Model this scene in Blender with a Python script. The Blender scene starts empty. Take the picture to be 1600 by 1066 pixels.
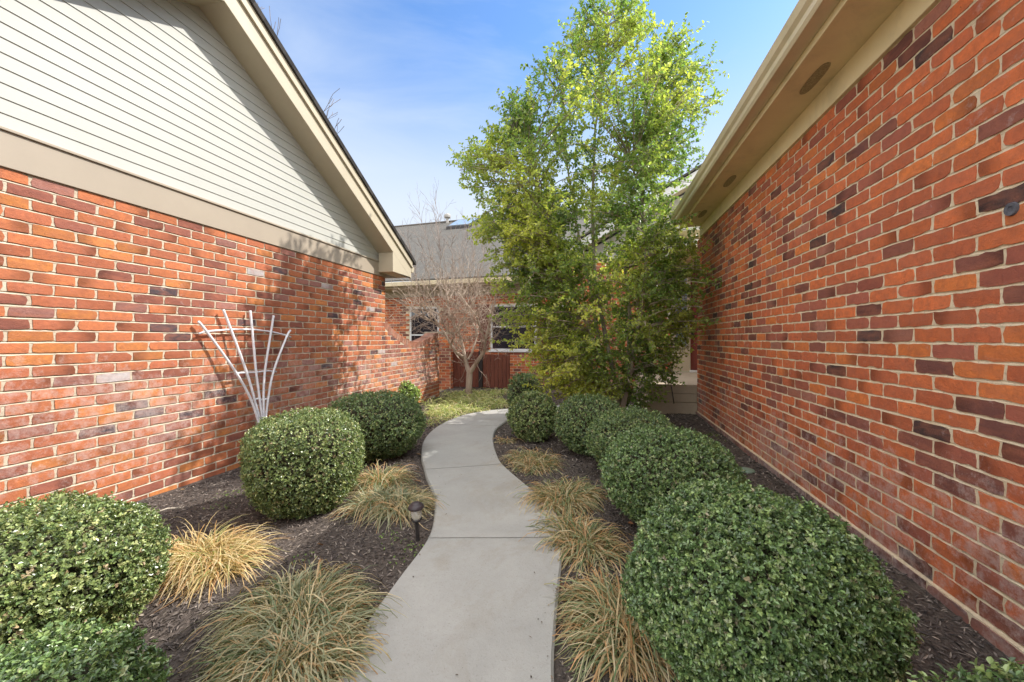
import bpy, math, random
import numpy as np
from mathutils import Vector, Matrix, noise as mnoise

# ------------------------------------------------------------------ scene, camera, sky, sun
sc = bpy.context.scene
col = sc.collection
R = math.radians
random.seed(7)
rng = np.random.default_rng(7)

F, CY, CAMZ, YAW = 625.0, 530.0, 1.09, R(12.19)       # focal length and horizon in photo pixels
CC, SS = math.cos(YAW), math.sin(YAW)
cam = bpy.data.objects.new('camera', bpy.data.cameras.new('camera'))
col.objects.link(cam)
cam.location = (0, 0, CAMZ)
cam.rotation_euler = (R(90), 0, YAW)
cam.data.sensor_width = 36
cam.data.lens = 36 * F / 1600
cam.data.shift_y = -3 / 1600
cam.data.clip_start = 0.02
cam.data.clip_end = 3000
sc.camera = cam

SUNV = Vector((1.0, .50, 1.11)).normalized()           # towards the sun
SUN_EL = math.asin(SUNV.z)
SUN_AZ = math.atan2(SUNV.x, SUNV.y)
w = bpy.data.worlds.new('World'); sc.world = w; w.use_nodes = True
nt = w.node_tree; nt.nodes.clear()
sky = nt.nodes.new('ShaderNodeTexSky'); sky.sky_type = 'NISHITA'; sky.sun_disc = False
sky.sun_elevation = SUN_EL; sky.sun_rotation = SUN_AZ; sky.ozone_density = 2.2; sky.air_density = 1.0; sky.dust_density = .6
tc = nt.nodes.new('ShaderNodeTexCoord'); mp = nt.nodes.new('ShaderNodeMapping'); mp.inputs['Scale'].default_value = (1, 1.6, 6)
mp.inputs['Rotation'].default_value = (0, R(12), R(30))
cn = nt.nodes.new('ShaderNodeTexNoise'); cn.inputs['Scale'].default_value = 1.5; cn.inputs['Detail'].default_value = 6; cn.inputs['Roughness'].default_value = .55; cn.inputs['Distortion'].default_value = .6
cr = nt.nodes.new('ShaderNodeValToRGB'); cr.color_ramp.elements[0].position = .46; cr.color_ramp.elements[0].color = (0, 0, 0, 1)
cr.color_ramp.elements[1].position = .78; cr.color_ramp.elements[1].color = (.5, .5, .5, 1)
mx = nt.nodes.new('ShaderNodeMix'); mx.data_type = 'RGBA'; mx.inputs[7].default_value = (2.3, 2.65, 3.2, 1)
tint = nt.nodes.new('ShaderNodeMix'); tint.data_type = 'RGBA'; tint.blend_type = 'MULTIPLY'; tint.inputs[0].default_value = 1; tint.inputs[7].default_value = (.55, .71, .86, 1)
bg = nt.nodes.new('ShaderNodeBackground'); bg.inputs['Strength'].default_value = .15
wo = nt.nodes.new('ShaderNodeOutputWorld')
L = nt.links.new
L(tc.outputs['Generated'], mp.inputs['Vector']); L(mp.outputs[0], cn.inputs['Vector']); L(cn.outputs['Fac'], cr.inputs[0])
L(sky.outputs[0], tint.inputs[6]); L(tint.outputs[2], mx.inputs[6]); L(cr.outputs[0], mx.inputs[0])
# pale haze towards the horizon; unseen white fill light added overhead and behind camera
def wmath(op, a, b):
    n = nt.nodes.new('ShaderNodeMath'); n.operation = op; n.use_clamp = True
    for i, v in enumerate((a, b)):
        if isinstance(v, (int, float)): n.inputs[i].default_value = v
        else: L(v, n.inputs[i])
    return n.outputs[0]
def wramp(v, a, b, c, d):
    n = nt.nodes.new('ShaderNodeMapRange'); n.interpolation_type = 'SMOOTHSTEP'
    for i, q in enumerate((a, b, c, d)): n.inputs[i+1].default_value = q
    L(v, n.inputs[0]); return n.outputs[0]
sx = nt.nodes.new('ShaderNodeSeparateXYZ'); L(tc.outputs['Generated'], sx.inputs[0])
hz_ = nt.nodes.new('ShaderNodeMix'); hz_.data_type = 'RGBA'; hz_.inputs[7].default_value = (2.45, 2.7, 3.05, 1)
L(mx.outputs[2], hz_.inputs[6]); L(wramp(sx.outputs[2],   .26, .62, .95, 0), hz_.inputs[0])
fill_ = nt.nodes.new('ShaderNodeMix'); fill_.data_type = 'RGBA'; fill_.inputs[7].default_value = (7.0, 7.0, 7.1, 1)
L(hz_.outputs[2], fill_.inputs[6]); L(wmath('MAXIMUM', wramp(sx.outputs[2], .70, .86, 0, 1), wramp(sx.outputs[1], .10, -.25, 0, 1)), fill_.inputs[0])
L(fill_.outputs[2], bg.inputs['Color']); L(bg.outputs[0], wo.inputs['Surface'])

sd = bpy.data.lights.new('sun', 'SUN'); sd.energy = 2.7; sd.angle = R(.5); sd.color = (1, .95, .88)
sun = bpy.data.objects.new('sun', sd); col.objects.link(sun)
sun.rotation_euler = SUNV.to_track_quat('Z', 'Y').to_euler()
sun.location = SUNV * 30

sc.view_settings.view_transform = 'Standard'; sc.view_settings.look = 'None'
sc.view_settings.gamma = 1; sc.view_settings.use_curve_mapping = False
sc.view_settings.exposure = 1.2
sc.render.engine = 'CYCLES'
sc.cycles.max_bounces = 8; sc.cycles.transparent_max_bounces = 16
sc.cycles.use_denoising = True

# ------------------------------------------------------------------ helpers
def cz(px, zc, z=0.):
    """world point seen at photo column px at camera depth zc"""
    xc = (px - 800) / F * zc
    return (xc * CC - zc * SS, xc * SS + zc * CC, z)

def at(px, py, z=0.):
    """world point of height z seen at photo pixel px, py"""
    return cz(px, F * (z - CAMZ) / (CY - py), z)

def cam2w(xc, zc):
    return (xc * CC - zc * SS, xc * SS + zc * CC)

def tag(o, label=None, cat=None, group=None, kind=None):
    if label: o['label'] = label
    if cat: o['category'] = cat
    if group: o['group'] = group
    if kind: o['kind'] = kind
    return o

def empty(name, loc=(0, 0, 0), rz=0, **k):
    o = bpy.data.objects.new(name, None); col.objects.link(o)
    o.location = loc; o.rotation_euler = (0, 0, rz); o.empty_display_size = .1
    return tag(o, **k)

def link_mesh(name, me, parent=None):
    o = bpy.data.objects.new(name, me); col.objects.link(o)
    if parent: o.parent = parent
    return o

def np_mesh(name, V, faces, mats, parent=None, colors=None, smooth=False, midx=None):
    """faces: an (n, k) int array or a list of such arrays"""
    me = bpy.data.meshes.new(name)
    if not isinstance(faces, list): faces = [faces]
    faces = [np.asarray(f, dtype=np.int32) for f in faces if len(f)]
    V = np.asarray(V, dtype=np.float32)
    me.vertices.add(len(V)); me.vertices.foreach_set('co', V.ravel())
    loops = np.concatenate([f.ravel() for f in faces])
    sizes = np.concatenate([np.full(len(f), f.shape[1], dtype=np.int32) for f in faces])
    starts = np.concatenate([[0], np.cumsum(sizes)[:-1]]).astype(np.int32)
    me.loops.add(len(loops)); me.loops.foreach_set('vertex_index', loops)
    me.polygons.add(len(sizes)); me.polygons.foreach_set('loop_start', starts)
    if midx is not None: me.polygons.foreach_set('material_index', np.asarray(midx, dtype=np.int32))
    me.polygons.foreach_set('use_smooth', np.full(len(sizes), smooth, dtype=bool))
    me.update(calc_edges=True)
    for m in (mats if isinstance(mats, (list, tuple)) else [mats]): me.materials.append(m)
    if colors is not None:
        a = me.color_attributes.new('tint', 'FLOAT_COLOR', 'POINT')
        c = np.ones((len(V), 4), dtype=np.float32); c[:, :3] = colors
        a.data.foreach_set('color', c.ravel())
    return link_mesh(name, me, parent)

class MB:
    """collects boxes, prisms, tubes in plain lists and links them as one mesh"""
    def __init__(s): s.v = []; s.f = []; s.m = []
    def add(s, vs, fs, mi=0):
        b = len(s.v); s.v += [tuple(v) for v in vs]
        for f in fs: s.f.append([b + i for i in f]); s.m.append(mi)
        return s
    def box(s, x0, x1, y0, y1, z0, z1, mi=0):
        return s.add([(x0,y0,z0),(x1,y0,z0),(x1,y1,z0),(x0,y1,z0),(x0,y0,z1),(x1,y0,z1),(x1,y1,z1),(x0,y1,z1)],
                     [(0,3,2,1),(4,5,6,7),(0,1,5,4),(1,2,6,5),(2,3,7,6),(3,0,4,7)], mi)
    def prism(s, poly, axis, a, b, mi=0):
        """poly in the two other axes (order x,y,z without axis), extruded from a to b"""
        n = len(poly)
        def P(p, t):
            q = list(p); q.insert(axis, t); return q
        vs = [P(p, a) for p in poly] + [P(p, b) for p in poly]
        fs = [tuple(range(n))[::-1], tuple(range(n, 2 * n))] + [(i, (i+1) % n, n + (i+1) % n, n + i) for i in range(n)]
        return s.add(vs, fs, mi)
    def tube(s, pts, rad, k=8, mi=0, caps=True):
        pts = [Vector(p) for p in pts]; n = len(pts)
        if not hasattr(rad, '__len__'): rad = [rad] * n
        b = len(s.v); ref = None
        for i, p in enumerate(pts):
            t = (pts[min(i+1, n-1)] - pts[max(i-1, 0)]).normalized()
            if ref is None:
                ref = t.orthogonal().normalized()
            ref = (ref - t * ref.dot(t)).normalized(); bi = t.cross(ref)
            for j in range(k):
                a = 2 * math.pi * j / k
                s.v.append(tuple(p + (ref * math.cos(a) + bi * math.sin(a)) * rad[i]))
        for i in range(n - 1):
            for j in range(k):
                s.f.append([b+i*k+j, b+i*k+(j+1)%k, b+(i+1)*k+(j+1)%k, b+(i+1)*k+j]); s.m.append(mi)
        if caps:
            s.f.append([b + j for j in range(k)][::-1]); s.m.append(mi)
            s.f.append([b + (n-1)*k + j for j in range(k)]); s.m.append(mi)
        return s
    def lathe(s, prof, c=(0, 0), k=24, mi=0):
        b = len(s.v)
        for r, z in prof:
            for j in range(k):
                a = 2*math.pi*j/k; s.v.append((c[0]+r*math.cos(a), c[1]+r*math.sin(a), z))
        for i in range(len(prof)-1):
            for j in range(k):
                s.f.append([b+i*k+j, b+i*k+(j+1)%k, b+(i+1)*k+(j+1)%k, b+(i+1)*k+j]); s.m.append(mi)
        return s
    def build(s, name, mats, parent=None, bevel=0, smooth=False):
        me = bpy.data.meshes.new(name); me.from_pydata(s.v, [], s.f)
        for m in (mats if isinstance(mats, (list, tuple)) else [mats]): me.materials.append(m)
        me.polygons.foreach_set('material_index', s.m)
        if smooth: me.polygons.foreach_set('use_smooth', [True] * len(s.f))
        me.update()
        o = link_mesh(name, me, parent)
        if bevel:
            b = o.modifiers.new('bevel', 'BEVEL'); b.width = bevel; b.segments = 2; b.limit_method = 'ANGLE'
        return o

# ------------------------------------------------------------------ materials
def new_mat(name):
    m = bpy.data.materials.new(name); m.use_nodes = True
    n = m.node_tree.nodes; b = n['Principled BSDF']
    return m, m.node_tree, b
def N(nt, t, **k):
    n = nt.nodes.new(t)
    for a, v in k.items():
        if a.startswith('i_'):
            key = a[2:]; n.inputs[int(key) if key.isdigit() else key].default_value = v
        else: setattr(n, a, v)
    return n
def mixc(nt, fac, a, b, blend='MIX'):
    n = N(nt, 'ShaderNodeMix', data_type='RGBA', blend_type=blend)
    for k, v in ((0, fac), (6, a), (7, b)):
        if hasattr(v, 'is_linked') or isinstance(v, bpy.types.NodeSocket): nt.links.new(v, n.inputs[k])
        else: n.inputs[k].default_value = v if k == 0 else (*v[:3], 1)
    return n.outputs[2]
def noise(nt, scale, detail=4, rough=.6, vec=None, dist=0):
    n = N(nt, 'ShaderNodeTexNoise'); n.inputs['Scale'].default_value = scale; n.inputs['Detail'].default_value = detail
    n.inputs['Roughness'].default_value = rough; n.inputs['Distortion'].default_value = dist
    if vec is not None: nt.links.new(vec, n.inputs['Vector'])
    return n.outputs['Fac']
def ramp(nt, fac, p0, p1, v0=0., v1=1.):
    n = N(nt, 'ShaderNodeMapRange'); n.inputs[1].default_value = p0; n.inputs[2].default_value = p1
    n.inputs[3].default_value = v0; n.inputs[4].default_value = v1
    nt.links.new(fac, n.inputs[0]); return n.outputs[0]
def math_(nt, op, a, b=None):
    n = N(nt, 'ShaderNodeMath', operation=op)
    for i, v in enumerate((a, b)):
        if v is None: continue
        if isinstance(v, bpy.types.NodeSocket): nt.links.new(v, n.inputs[i])
        else: n.inputs[i].default_value = v
    return n.outputs[0]
def objco(nt, scale=(1, 1, 1)):
    g = N(nt, 'ShaderNodeNewGeometry'); m = N(nt, 'ShaderNodeMapping'); m.inputs['Scale'].default_value = scale
    nt.links.new(g.outputs['Position'], m.inputs['Vector']); return m.outputs[0]
def bump(nt, b, h, strength=.5, dist=.002):
    n = N(nt, 'ShaderNodeBump'); n.inputs['Strength'].default_value = strength; n.inputs['Distance'].default_value = dist
    nt.links.new(h, n.inputs['Height']); nt.links.new(n.outputs[0], b.inputs['Normal'])

def simple(name, c, rough=.6, var=.12, scale=8, bmp=.3, bscale=120, bdist=.001, spec=.4, dirt=None, dirt_amt=.35):
    m, nt, b = new_mat(name); v = objco(nt)
    f = noise(nt, scale, 5, .6, v)
    c1 = [x * (1 - var) for x in c]; c2 = [min(1, x * (1 + var)) for x in c]
    o = mixc(nt, ramp(nt, f, .3, .7), c1, c2)
    if dirt:
        d = noise(nt, 2.3, 8, .7, v, .4)
        o = mixc(nt, ramp(nt, d, .5, .75, 0, dirt_amt), o, dirt)
    nt.links.new(o, b.inputs['Base Color']); b.inputs['Roughness'].default_value = rough; b.inputs['Specular IOR Level'].default_value = spec
    bump(nt, b, noise(nt, bscale, 4, .6, v), bmp, bdist)
    return m

def brick_mat(name, white=.5, sat=1.0, eff_z=(.3, .9), eff=.35):
    m, nt, b = new_mat(name); v = objco(nt)
    a = N(nt, 'ShaderNodeAttribute', attribute_name='tint')
    n1 = noise(nt, 30, 6, .65, v); n2 = noise(nt, 7, 4, .6, objco(nt, (1, 1, 2.5)), .5)
    c = mixc(nt, ramp(nt, n1, .35, .7, 0, .42), a.outputs['Color'], (.17, .065, .05), 'MIX')
    c = mixc(nt, ramp(nt, n2, .42, .72, 0, .5), c, (.46, .16, .09))
    # pale lime bloom: random smears, denser in a band low on the wall
    n3 = noise(nt, 19, 9, .78, v, .05); n4 = noise(nt, 2.0, 3, .5, v)
    sep = N(nt, 'ShaderNodeSeparateXYZ'); g = N(nt, 'ShaderNodeNewGeometry'); nt.links.new(g.outputs['Position'], sep.inputs[0])
    band = math_(nt, 'MULTIPLY', ramp(nt, sep.outputs[2], eff_z[0]-.25, eff_z[0]+.1), ramp(nt, sep.outputs[2], eff_z[1], eff_z[1]+.35, 1, 0))
    lo = math_(nt, 'ADD', ramp(nt, n4, .35, .7, 0, .14), math_(nt, 'MULTIPLY', band, .07 + .1*eff))
    e = math_(nt, 'ADD', n3, lo)
    c = mixc(nt, ramp(nt, e, .66, .84, 0, white), c, (.62, .50, .46))
    # soot specks
    n5 = noise(nt, 55, 3, .5, v)
    c = mixc(nt, ramp(nt, n5, .70, .76, 0, .6), c, (.05, .035, .03))
    nt.links.new(c, b.inputs['Base Color']); b.inputs['Roughness'].default_value = .82; b.inputs['Specular IOR Level'].default_value = .3
    h = math_(nt, 'ADD', noise(nt, 160, 5, .7, v), math_(nt, 'MULTIPLY', n1, 1.2))
    bump(nt, b, h, .8, .005)
    return m

def leaf_mat(name, mul=(1, 1, 1), rough=.38, trans=.35, spec=.5, tm=(1.5, 1.6, .6)):
    m, nt, b = new_mat(name)
    a = N(nt, 'ShaderNodeAttribute', attribute_name='tint')
    c = mixc(nt, 1.0, a.outputs['Color'], mul, 'MULTIPLY')
    nt.links.new(c, b.inputs['Base Color']); b.inputs['Roughness'].default_value = rough; b.inputs['Specular IOR Level'].default_value = spec
    t = N(nt, 'ShaderNodeBsdfTranslucent'); c2 = mixc(nt, 1.0, c, tm, 'MULTIPLY'); nt.links.new(c2, t.inputs[0])
    ms = N(nt, 'ShaderNodeMixShader'); ms.inputs[0].default_value = trans
    out = nt.nodes['Material Output']
    nt.links.new(b.outputs[0], ms.inputs[1]); nt.links.new(t.outputs[0], ms.inputs[2]); nt.links.new(ms.outputs[0], out.inputs['Surface'])
    return m

M = {}
M['brick_l'] = brick_mat('brick sunlit wall', white=.42, eff_z=(.25, .75), eff=1.0)
M['brick_r'] = brick_mat('brick near wall', white=.5, eff_z=(-.1, .35), eff=.9)
M['brick_b'] = brick_mat('brick far wall', white=.3, eff_z=(0, .2), eff=.1)
def mortar_mat(name, c, c2):
    m, nt, b = new_mat(name); v = objco(nt)
    o = mixc(nt, ramp(nt, noise(nt, 12, 6, .65, v), .3, .7), c, c2)
    o = mixc(nt, ramp(nt, noise(nt, 90, 3, .5, v), .55, .75, 0, .5), o, (.3, .25, .18))
    nt.links.new(o, b.inputs['Base Color']); b.inputs['Roughness'].default_value = .95; b.inputs['Specular IOR Level'].default_value = .1
    bump(nt, b, noise(nt, 110, 6, .75, v), .9, .004)
    return m
M['mortar_r'] = mortar_mat('tan mortar', (.66, .52, .34), (.78, .67, .49))
M['mortar_l'] = mortar_mat('pale mortar', (.50, .42, .31), (.64, .55, .43))
M['siding'] = simple('cream siding', (.435, .435, .395), .55, .03, 3, .25, 260, .0006, dirt=(.5, .48, .4), dirt_amt=.18)
M['trim'] = simple('beige painted trim', (.50, .435, .32), .5, .05, 4, .2, 90, .0008, dirt=(.42, .36, .25), dirt_amt=.35)
M['trim_r'] = simple('ochre beige painted trim', (.80, .67, .40), .5, .07, 3, .2, 90, .0008, dirt=(.36, .30, .17), dirt_amt=.45)
M['frieze'] = simple('pinkish beige painted board', (.37, .31, .24), .5, .04, 3, .2, 90, .0008, dirt=(.42, .36, .28), dirt_amt=.3)
M['gutter'] = simple('beige enamelled gutter', (.66, .55, .36), .3, .05, 3, .1, 60, .0005, .5, dirt=(.35, .33, .2), dirt_amt=.5)
M['white'] = simple('white painted wood', (.72, .72, .72), .5, .04, 6, .2, 80, .0006)
M['vent'] = simple('perforated vent metal', (.36, .30, .17), .7, .5, 160, 1.0, 420, .003)
M['dark'] = simple('black weathered metal', (.03, .026, .026), .45, .2, 20)
M['door'] = simple('brick red door paint', (.20, .052, .042), .45, .06, 5)
M['shutter'] = simple('red brown shutter paint', (.17, .05, .035), .6, .12, 6)
M['trellis'] = simple('weathered white plastic', (.72, .71, .73), .45, .12, 14, .4, 60, .001, dirt=(.4, .36, .36), dirt_amt=.4)
M['concrete_step'] = simple('painted concrete step', (.42, .35, .26), .85, .08, 4, .5, 60, .002, dirt=(.25, .21, .16), dirt_amt=.5)

def fence_mat():
    m, nt, b = new_mat('red brown stained boards')
    v = objco(nt, (14, 14, 1.2)); f = noise(nt, 3, 8, .7, v)
    o = mixc(nt, ramp(nt, f, .3, .7), (.10, .026, .016), (.22, .065, .035))
    nt.links.new(o, b.inputs['Base Color']); b.inputs['Roughness'].default_value = .75
    bump(nt, b, f, .5, .003); return m
M['gate'] = fence_mat()

def glass_mat(name='window glass', c=(.015, .02, .03)):
    m, nt, b = new_mat(name); b.inputs['Base Color'].default_value = (*c, 1); b.inputs['Roughness'].default_value = .06
    b.inputs['Specular IOR Level'].default_value = .8; return m
M['glass'] = glass_mat()
M['skylight'] = glass_mat('skylight glazing', (.25, .33, .42))

def shingle_mat(name, c1, c2, vec=(1, 1, 1), sz=8.):
    m, nt, b = new_mat(name)
    uv = N(nt, 'ShaderNodeUVMap'); uv.uv_map = 'uv'
    br = N(nt, 'ShaderNodeTexBrick'); nt.links.new(uv.outputs[0], br.inputs['Vector'])
    br.inputs['Scale'].default_value = 1; br.inputs['Brick Width'].default_value = .30; br.inputs['Row Height'].default_value = .14
    br.inputs['Mortar Size'].default_value = .008; br.inputs['Color1'].default_value = (*c1, 1); br.inputs['Color2'].default_value = (*c2, 1)
    br.inputs['Mortar'].default_value = (c1[0]*.4, c1[1]*.4, c1[2]*.4, 1); br.offset = .37
    f = noise(nt, 3, 6, .7, objco(nt)); f2 = noise(nt, 90, 3, .6, objco(nt))
    o = mixc(nt, ramp(nt, f, .35, .7, 0, .5), br.outputs['Color'], [x * .7 for x in c2])
    o = mixc(nt, ramp(nt, f2, .35, .7, 0, .5), o, [min(1, x * 1.5) for x in c2])
    nt.links.new(o, b.inputs['Base Color']); b.inputs['Roughness'].default_value = .95; b.inputs['Specular IOR Level'].default_value = .15
    bump(nt, b, br.outputs['Fac'], .5, -.01)
    return m
M['shingle_b'] = shingle_mat('grey asphalt shingles', (.09, .086, .08), (.125, .118, .105))
M['shingle_l'] = shingle_mat('dark shingles', (.035, .032, .032), (.06, .055, .05))
M['shingle_r'] = shingle_mat('brown grey shingles', (.12, .105, .09), (.18, .16, .14))

def ground_mat():
    m, nt, b = new_mat('dark shredded mulch'); v = objco(nt)
    f = noise(nt, 60, 8, .75, v, .6); g = noise(nt, 2.2, 4, .6, v); w_ = N(nt, 'ShaderNodeTexVoronoi'); w_.inputs['Scale'].default_value = 70
    nt.links.new(objco(nt, (1, .45, 1)), w_.inputs['Vector'])
    o = mixc(nt, ramp(nt, f, .3, .7), (.05, .042, .038), (.17, .138, .118))
    o = mixc(nt, ramp(nt, g, .45, .7, 0, .4), o, (.12, .095, .07))
    nt.links.new(o, b.inputs['Base Color']); b.inputs['Roughness'].default_value = .95; b.inputs['Specular IOR Level'].default_value = .15
    bump(nt, b, math_(nt, 'ADD', f, w_.outputs['Distance']), 1, .012)
    return m
M['mulch'] = ground_mat()
def chip_mat():
    m, nt, b = new_mat('mulch chips'); a = N(nt, 'ShaderNodeAttribute', attribute_name='tint')
    nt.links.new(a.outputs['Color'], b.inputs['Base Color']); b.inputs['Roughness'].default_value = .8; b.inputs['Specular IOR Level'].default_value = .3
    return m
M['chip'] = chip_mat()
def concrete_mat():
    m, nt, b = new_mat('broom finished concrete'); v = objco(nt)
    f = noise(nt, 1.6, 6, .65, v, .3); f2 = noise(nt, 105, 5, .75, v); f3 = noise(nt, 32, 6, .75, v)
    o = mixc(nt, ramp(nt, f, .3, .7), (.305, .30, .282), (.40, .392, .365))
    o = mixc(nt, ramp(nt, f3, .45, .8, 0, .3), o, (.28, .26, .225))
    o = mixc(nt, ramp(nt, f2, .56, .72, 0, .55), o, (.19, .175, .15))
    f4 = noise(nt, 1.1, 7, .75, objco(nt, (1, 1, 1)), 1.5)
    o = mixc(nt, ramp(nt, f4, .52, .70, 0, .5), o, (.27, .235, .18))
    vo = N(nt, 'ShaderNodeTexVoronoi', feature='F1'); vo.inputs['Scale'].default_value = 38; nt.links.new(v, vo.inputs['Vector'])
    o = mixc(nt, ramp(nt, vo.outputs['Distance'], .03, .10, .55, 0), o, (.12, .10, .08))
    nt.links.new(o, b.inputs['Base Color']); b.inputs['Roughness'].default_value = .9; b.inputs['Specular IOR Level'].default_value = .25
    bump(nt, b, math_(nt, 'ADD', f2, math_(nt, 'MULTIPLY', f3, .8)), .7, .002)
    return m
M['concrete'] = concrete_mat()
def bark_mat(name, c1, c2, sc_=(30, 30, 6)):
    m, nt, b = new_mat(name); v = objco(nt, sc_); f = noise(nt, 1, 7, .7, v, .5)
    f2 = noise(nt, 3.5, 4, .5, objco(nt, (1, 1, .5)))
    o = mixc(nt, ramp(nt, f, .3, .7), c1, c2); o = mixc(nt, ramp(nt, f2, .45, .6, 0, .7), o, [min(1, x * 1.35) for x in c2])
    nt.links.new(o, b.inputs['Base Color']); b.inputs['Roughness'].default_value = .8
    bump(nt, b, f, .6, .006); return m
M['bark_holly'] = bark_mat('grey holly bark', (.18, .15, .11), (.34, .29, .23))
M['bark_myrtle'] = bark_mat('smooth tan and grey bark', (.24, .145, .09), (.42, .34, .27), (12, 12, 3))
M['twig_myrtle'] = bark_mat('pale grey twigs', (.16, .115, .095), (.32, .26, .22), (12, 12, 6))
M['bark_far'] = bark_mat('grey brown bark', (.12, .09, .075), (.2, .16, .14), (5, 5, 2))
M['box_leaf'] = leaf_mat('boxwood leaves', (1.08, 1.08, 1.0), .30, .15, .75, (1.2, 1.3, .75))
M['holly_leaf'] = leaf_mat('glossy broad leaves', (1, 1, 1), .33, .55, .5, (1.3, 1.4, .7))
M['blade'] = leaf_mat('strappy grass blades', (1, 1, 1), .5, .25, .35)
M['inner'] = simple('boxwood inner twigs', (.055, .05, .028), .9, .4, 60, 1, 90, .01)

# ------------------------------------------------------------------ brickwork
BL, BH = .2032, .0677          # brick module with joint
J = .0095
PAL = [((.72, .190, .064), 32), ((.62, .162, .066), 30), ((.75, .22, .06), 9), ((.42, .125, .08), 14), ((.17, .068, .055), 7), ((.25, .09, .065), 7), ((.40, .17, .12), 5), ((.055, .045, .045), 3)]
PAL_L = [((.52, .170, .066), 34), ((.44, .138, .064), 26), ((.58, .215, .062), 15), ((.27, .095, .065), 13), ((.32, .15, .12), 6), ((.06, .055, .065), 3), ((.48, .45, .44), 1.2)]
def pick(pal, r):
    t = sum(w for _, w in pal); x = r.random() * t
    for c, w_ in pal:
        x -= w_
        if x <= 0: return c
    return pal[0][0]

def brick_arrays(len_u, v0, courses, pal, seed, org, ud, nd, nu=6, nv=2, u0=0., top=None, prot=.004, wob=.0009, skip=None, J=J):
    """bricks as one vertex/face/colour array; ud: along-wall direction, nd: outward normal. top(u): upper limit"""
    r = random.Random(seed); rn = np.random.default_rng(seed)
    ring = []
    gu, gv = nu + 1, nv + 1
    us = np.linspace(0, 1, gu); vs = np.linspace(0, 1, gv)
    UU, VV = np.meshgrid(us, vs)                       # gv x gu
    outline = [(j, 0) for j in range(gu)] + [(nu, i) for i in range(1, gv)] + [(j, nv) for j in range(nu - 1, -1, -1)] + [(0, i) for i in range(nv - 1, 0, -1)]
    oi = np.array([i * gu + j for j, i in outline])
    nf = gu * gv; no = len(oi)
    F1 = np.array([(i*gu+j, i*gu+j+1, (i+1)*gu+j+1, (i+1)*gu+j) for i in range(nv) for j in range(nu)])
    F2 = np.array([(oi[k], nf + k, nf + (k+1) % no, oi[(k+1) % no]) for k in range(no)])
    FF = np.vstack([F1, F2])
    org = np.array(org, float); ud = np.array(ud, float); nd = np.array(nd, float)
    AV, AF, AC = [], [], []; base = 0
    for cidx in range(courses):
        off = (cidx % 2) * BL / 2 + r.uniform(-.008, .008)
        v = v0 + cidx * BH
        k = 0; u = u0 - BL + off
        while u < u0 + len_u:
            L_ = BL
            a, b = max(u + J/2, u0), min(u + L_ - J/2, u0 + len_u)
            a += r.uniform(-.002, .002); b += r.uniform(-.002, .002)
            u += L_
            if b - a < .02: continue
            lo, hi = v + J/2, v + BH - J/2
            lo += r.uniform(-.001, .001); hi += r.uniform(-.001, .001)
            if skip and skip((a+b)/2, v): continue
            if top is not None and top((a+b)/2) < lo + .008: continue
            P = np.empty((nf + no, 3))
            pu = a + (b - a) * UU; pv = lo + (hi - lo) * VV
            # knock the corners off and wobble the outline a little
            e = rn.normal(0, wob, (gv, gu)); e2 = rn.normal(0, wob, (gv, gu))
            pu = pu + e; pv = pv + e2
            for (ci, cj, su, sv) in ((0, 0, 1, 1), (0, nu, -1, 1), (nv, 0, 1, -1), (nv, nu, -1, -1)):
                q = abs(rn.normal(0, .0018)) + .0003
                pu[ci, cj] += su * q * 1.6; pv[ci, cj] += sv * q
            if top is not None:
                lim = np.array([top(x) for x in pu[0]])
                pv = np.minimum(pv, lim[None, :])
            pn = prot + rn.normal(0, .0003, (gv, gu)) + r.uniform(0, .0018) + (VV - .5) * r.uniform(-.0008, .0008)
            ed = np.zeros((gv, gu)); ed[0] = ed[-1] = 1; ed[:, 0] = ed[:, -1] = 1
            pn = pn - ed * .0006
            Q = org + pu.reshape(-1, 1) * ud + np.array([0, 0, 1]) * pv.reshape(-1, 1) + pn.reshape(-1, 1) * nd
            P[:nf] = Q; P[nf:] = Q[oi] - nd * .016
            AV.append(P); AF.append(FF + base); base += nf + no
            c = np.array(pick(pal, r)) * r.uniform(.82, 1.18)
            cc = np.tile(c, (nf + no, 1))
            if r.random() < .28:                       # flashed end: one end of the brick fired darker
                k0 = r.choice((0, 1)); t = np.clip((np.abs(UU.reshape(-1) - k0) - .45) * 2.4, 0, 1)[:, None]
                cc[:nf] = cc[:nf] * (1 - t * .55)
                cc[nf:] = cc[:nf][oi]
            AC.append(cc)
    return np.vstack(AV), np.vstack(AF), np.vstack(AC)

def brick_wall(name, parts, mort, mats, parent=None):
    """parts: brick array triples; mort: (verts, faces) of the mortar sheets behind them"""
    V, Fq, C = [], [], []; b = 0; midx = []
    for v, f, c in parts:
        V.append(v); Fq.append(f + b); C.append(c); b += len(v); midx += [0] * len(f)
    lists = [np.vstack(Fq)]
    for v, f in mort:
        v = np.array(v, float); V.append(v); C.append(np.ones((len(v), 3)) * .5)
        if isinstance(f, np.ndarray):
            lists.append(f + b); midx += [1]*len(f); b += len(v); continue
        f = [[i + b for i in q] for q in f]; b += len(v)
        for q in f: lists.append(np.array([q])); midx.append(1)
    return np_mesh(name, np.vstack(V), lists, mats, parent, np.vstack(C), midx=midx)

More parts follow.
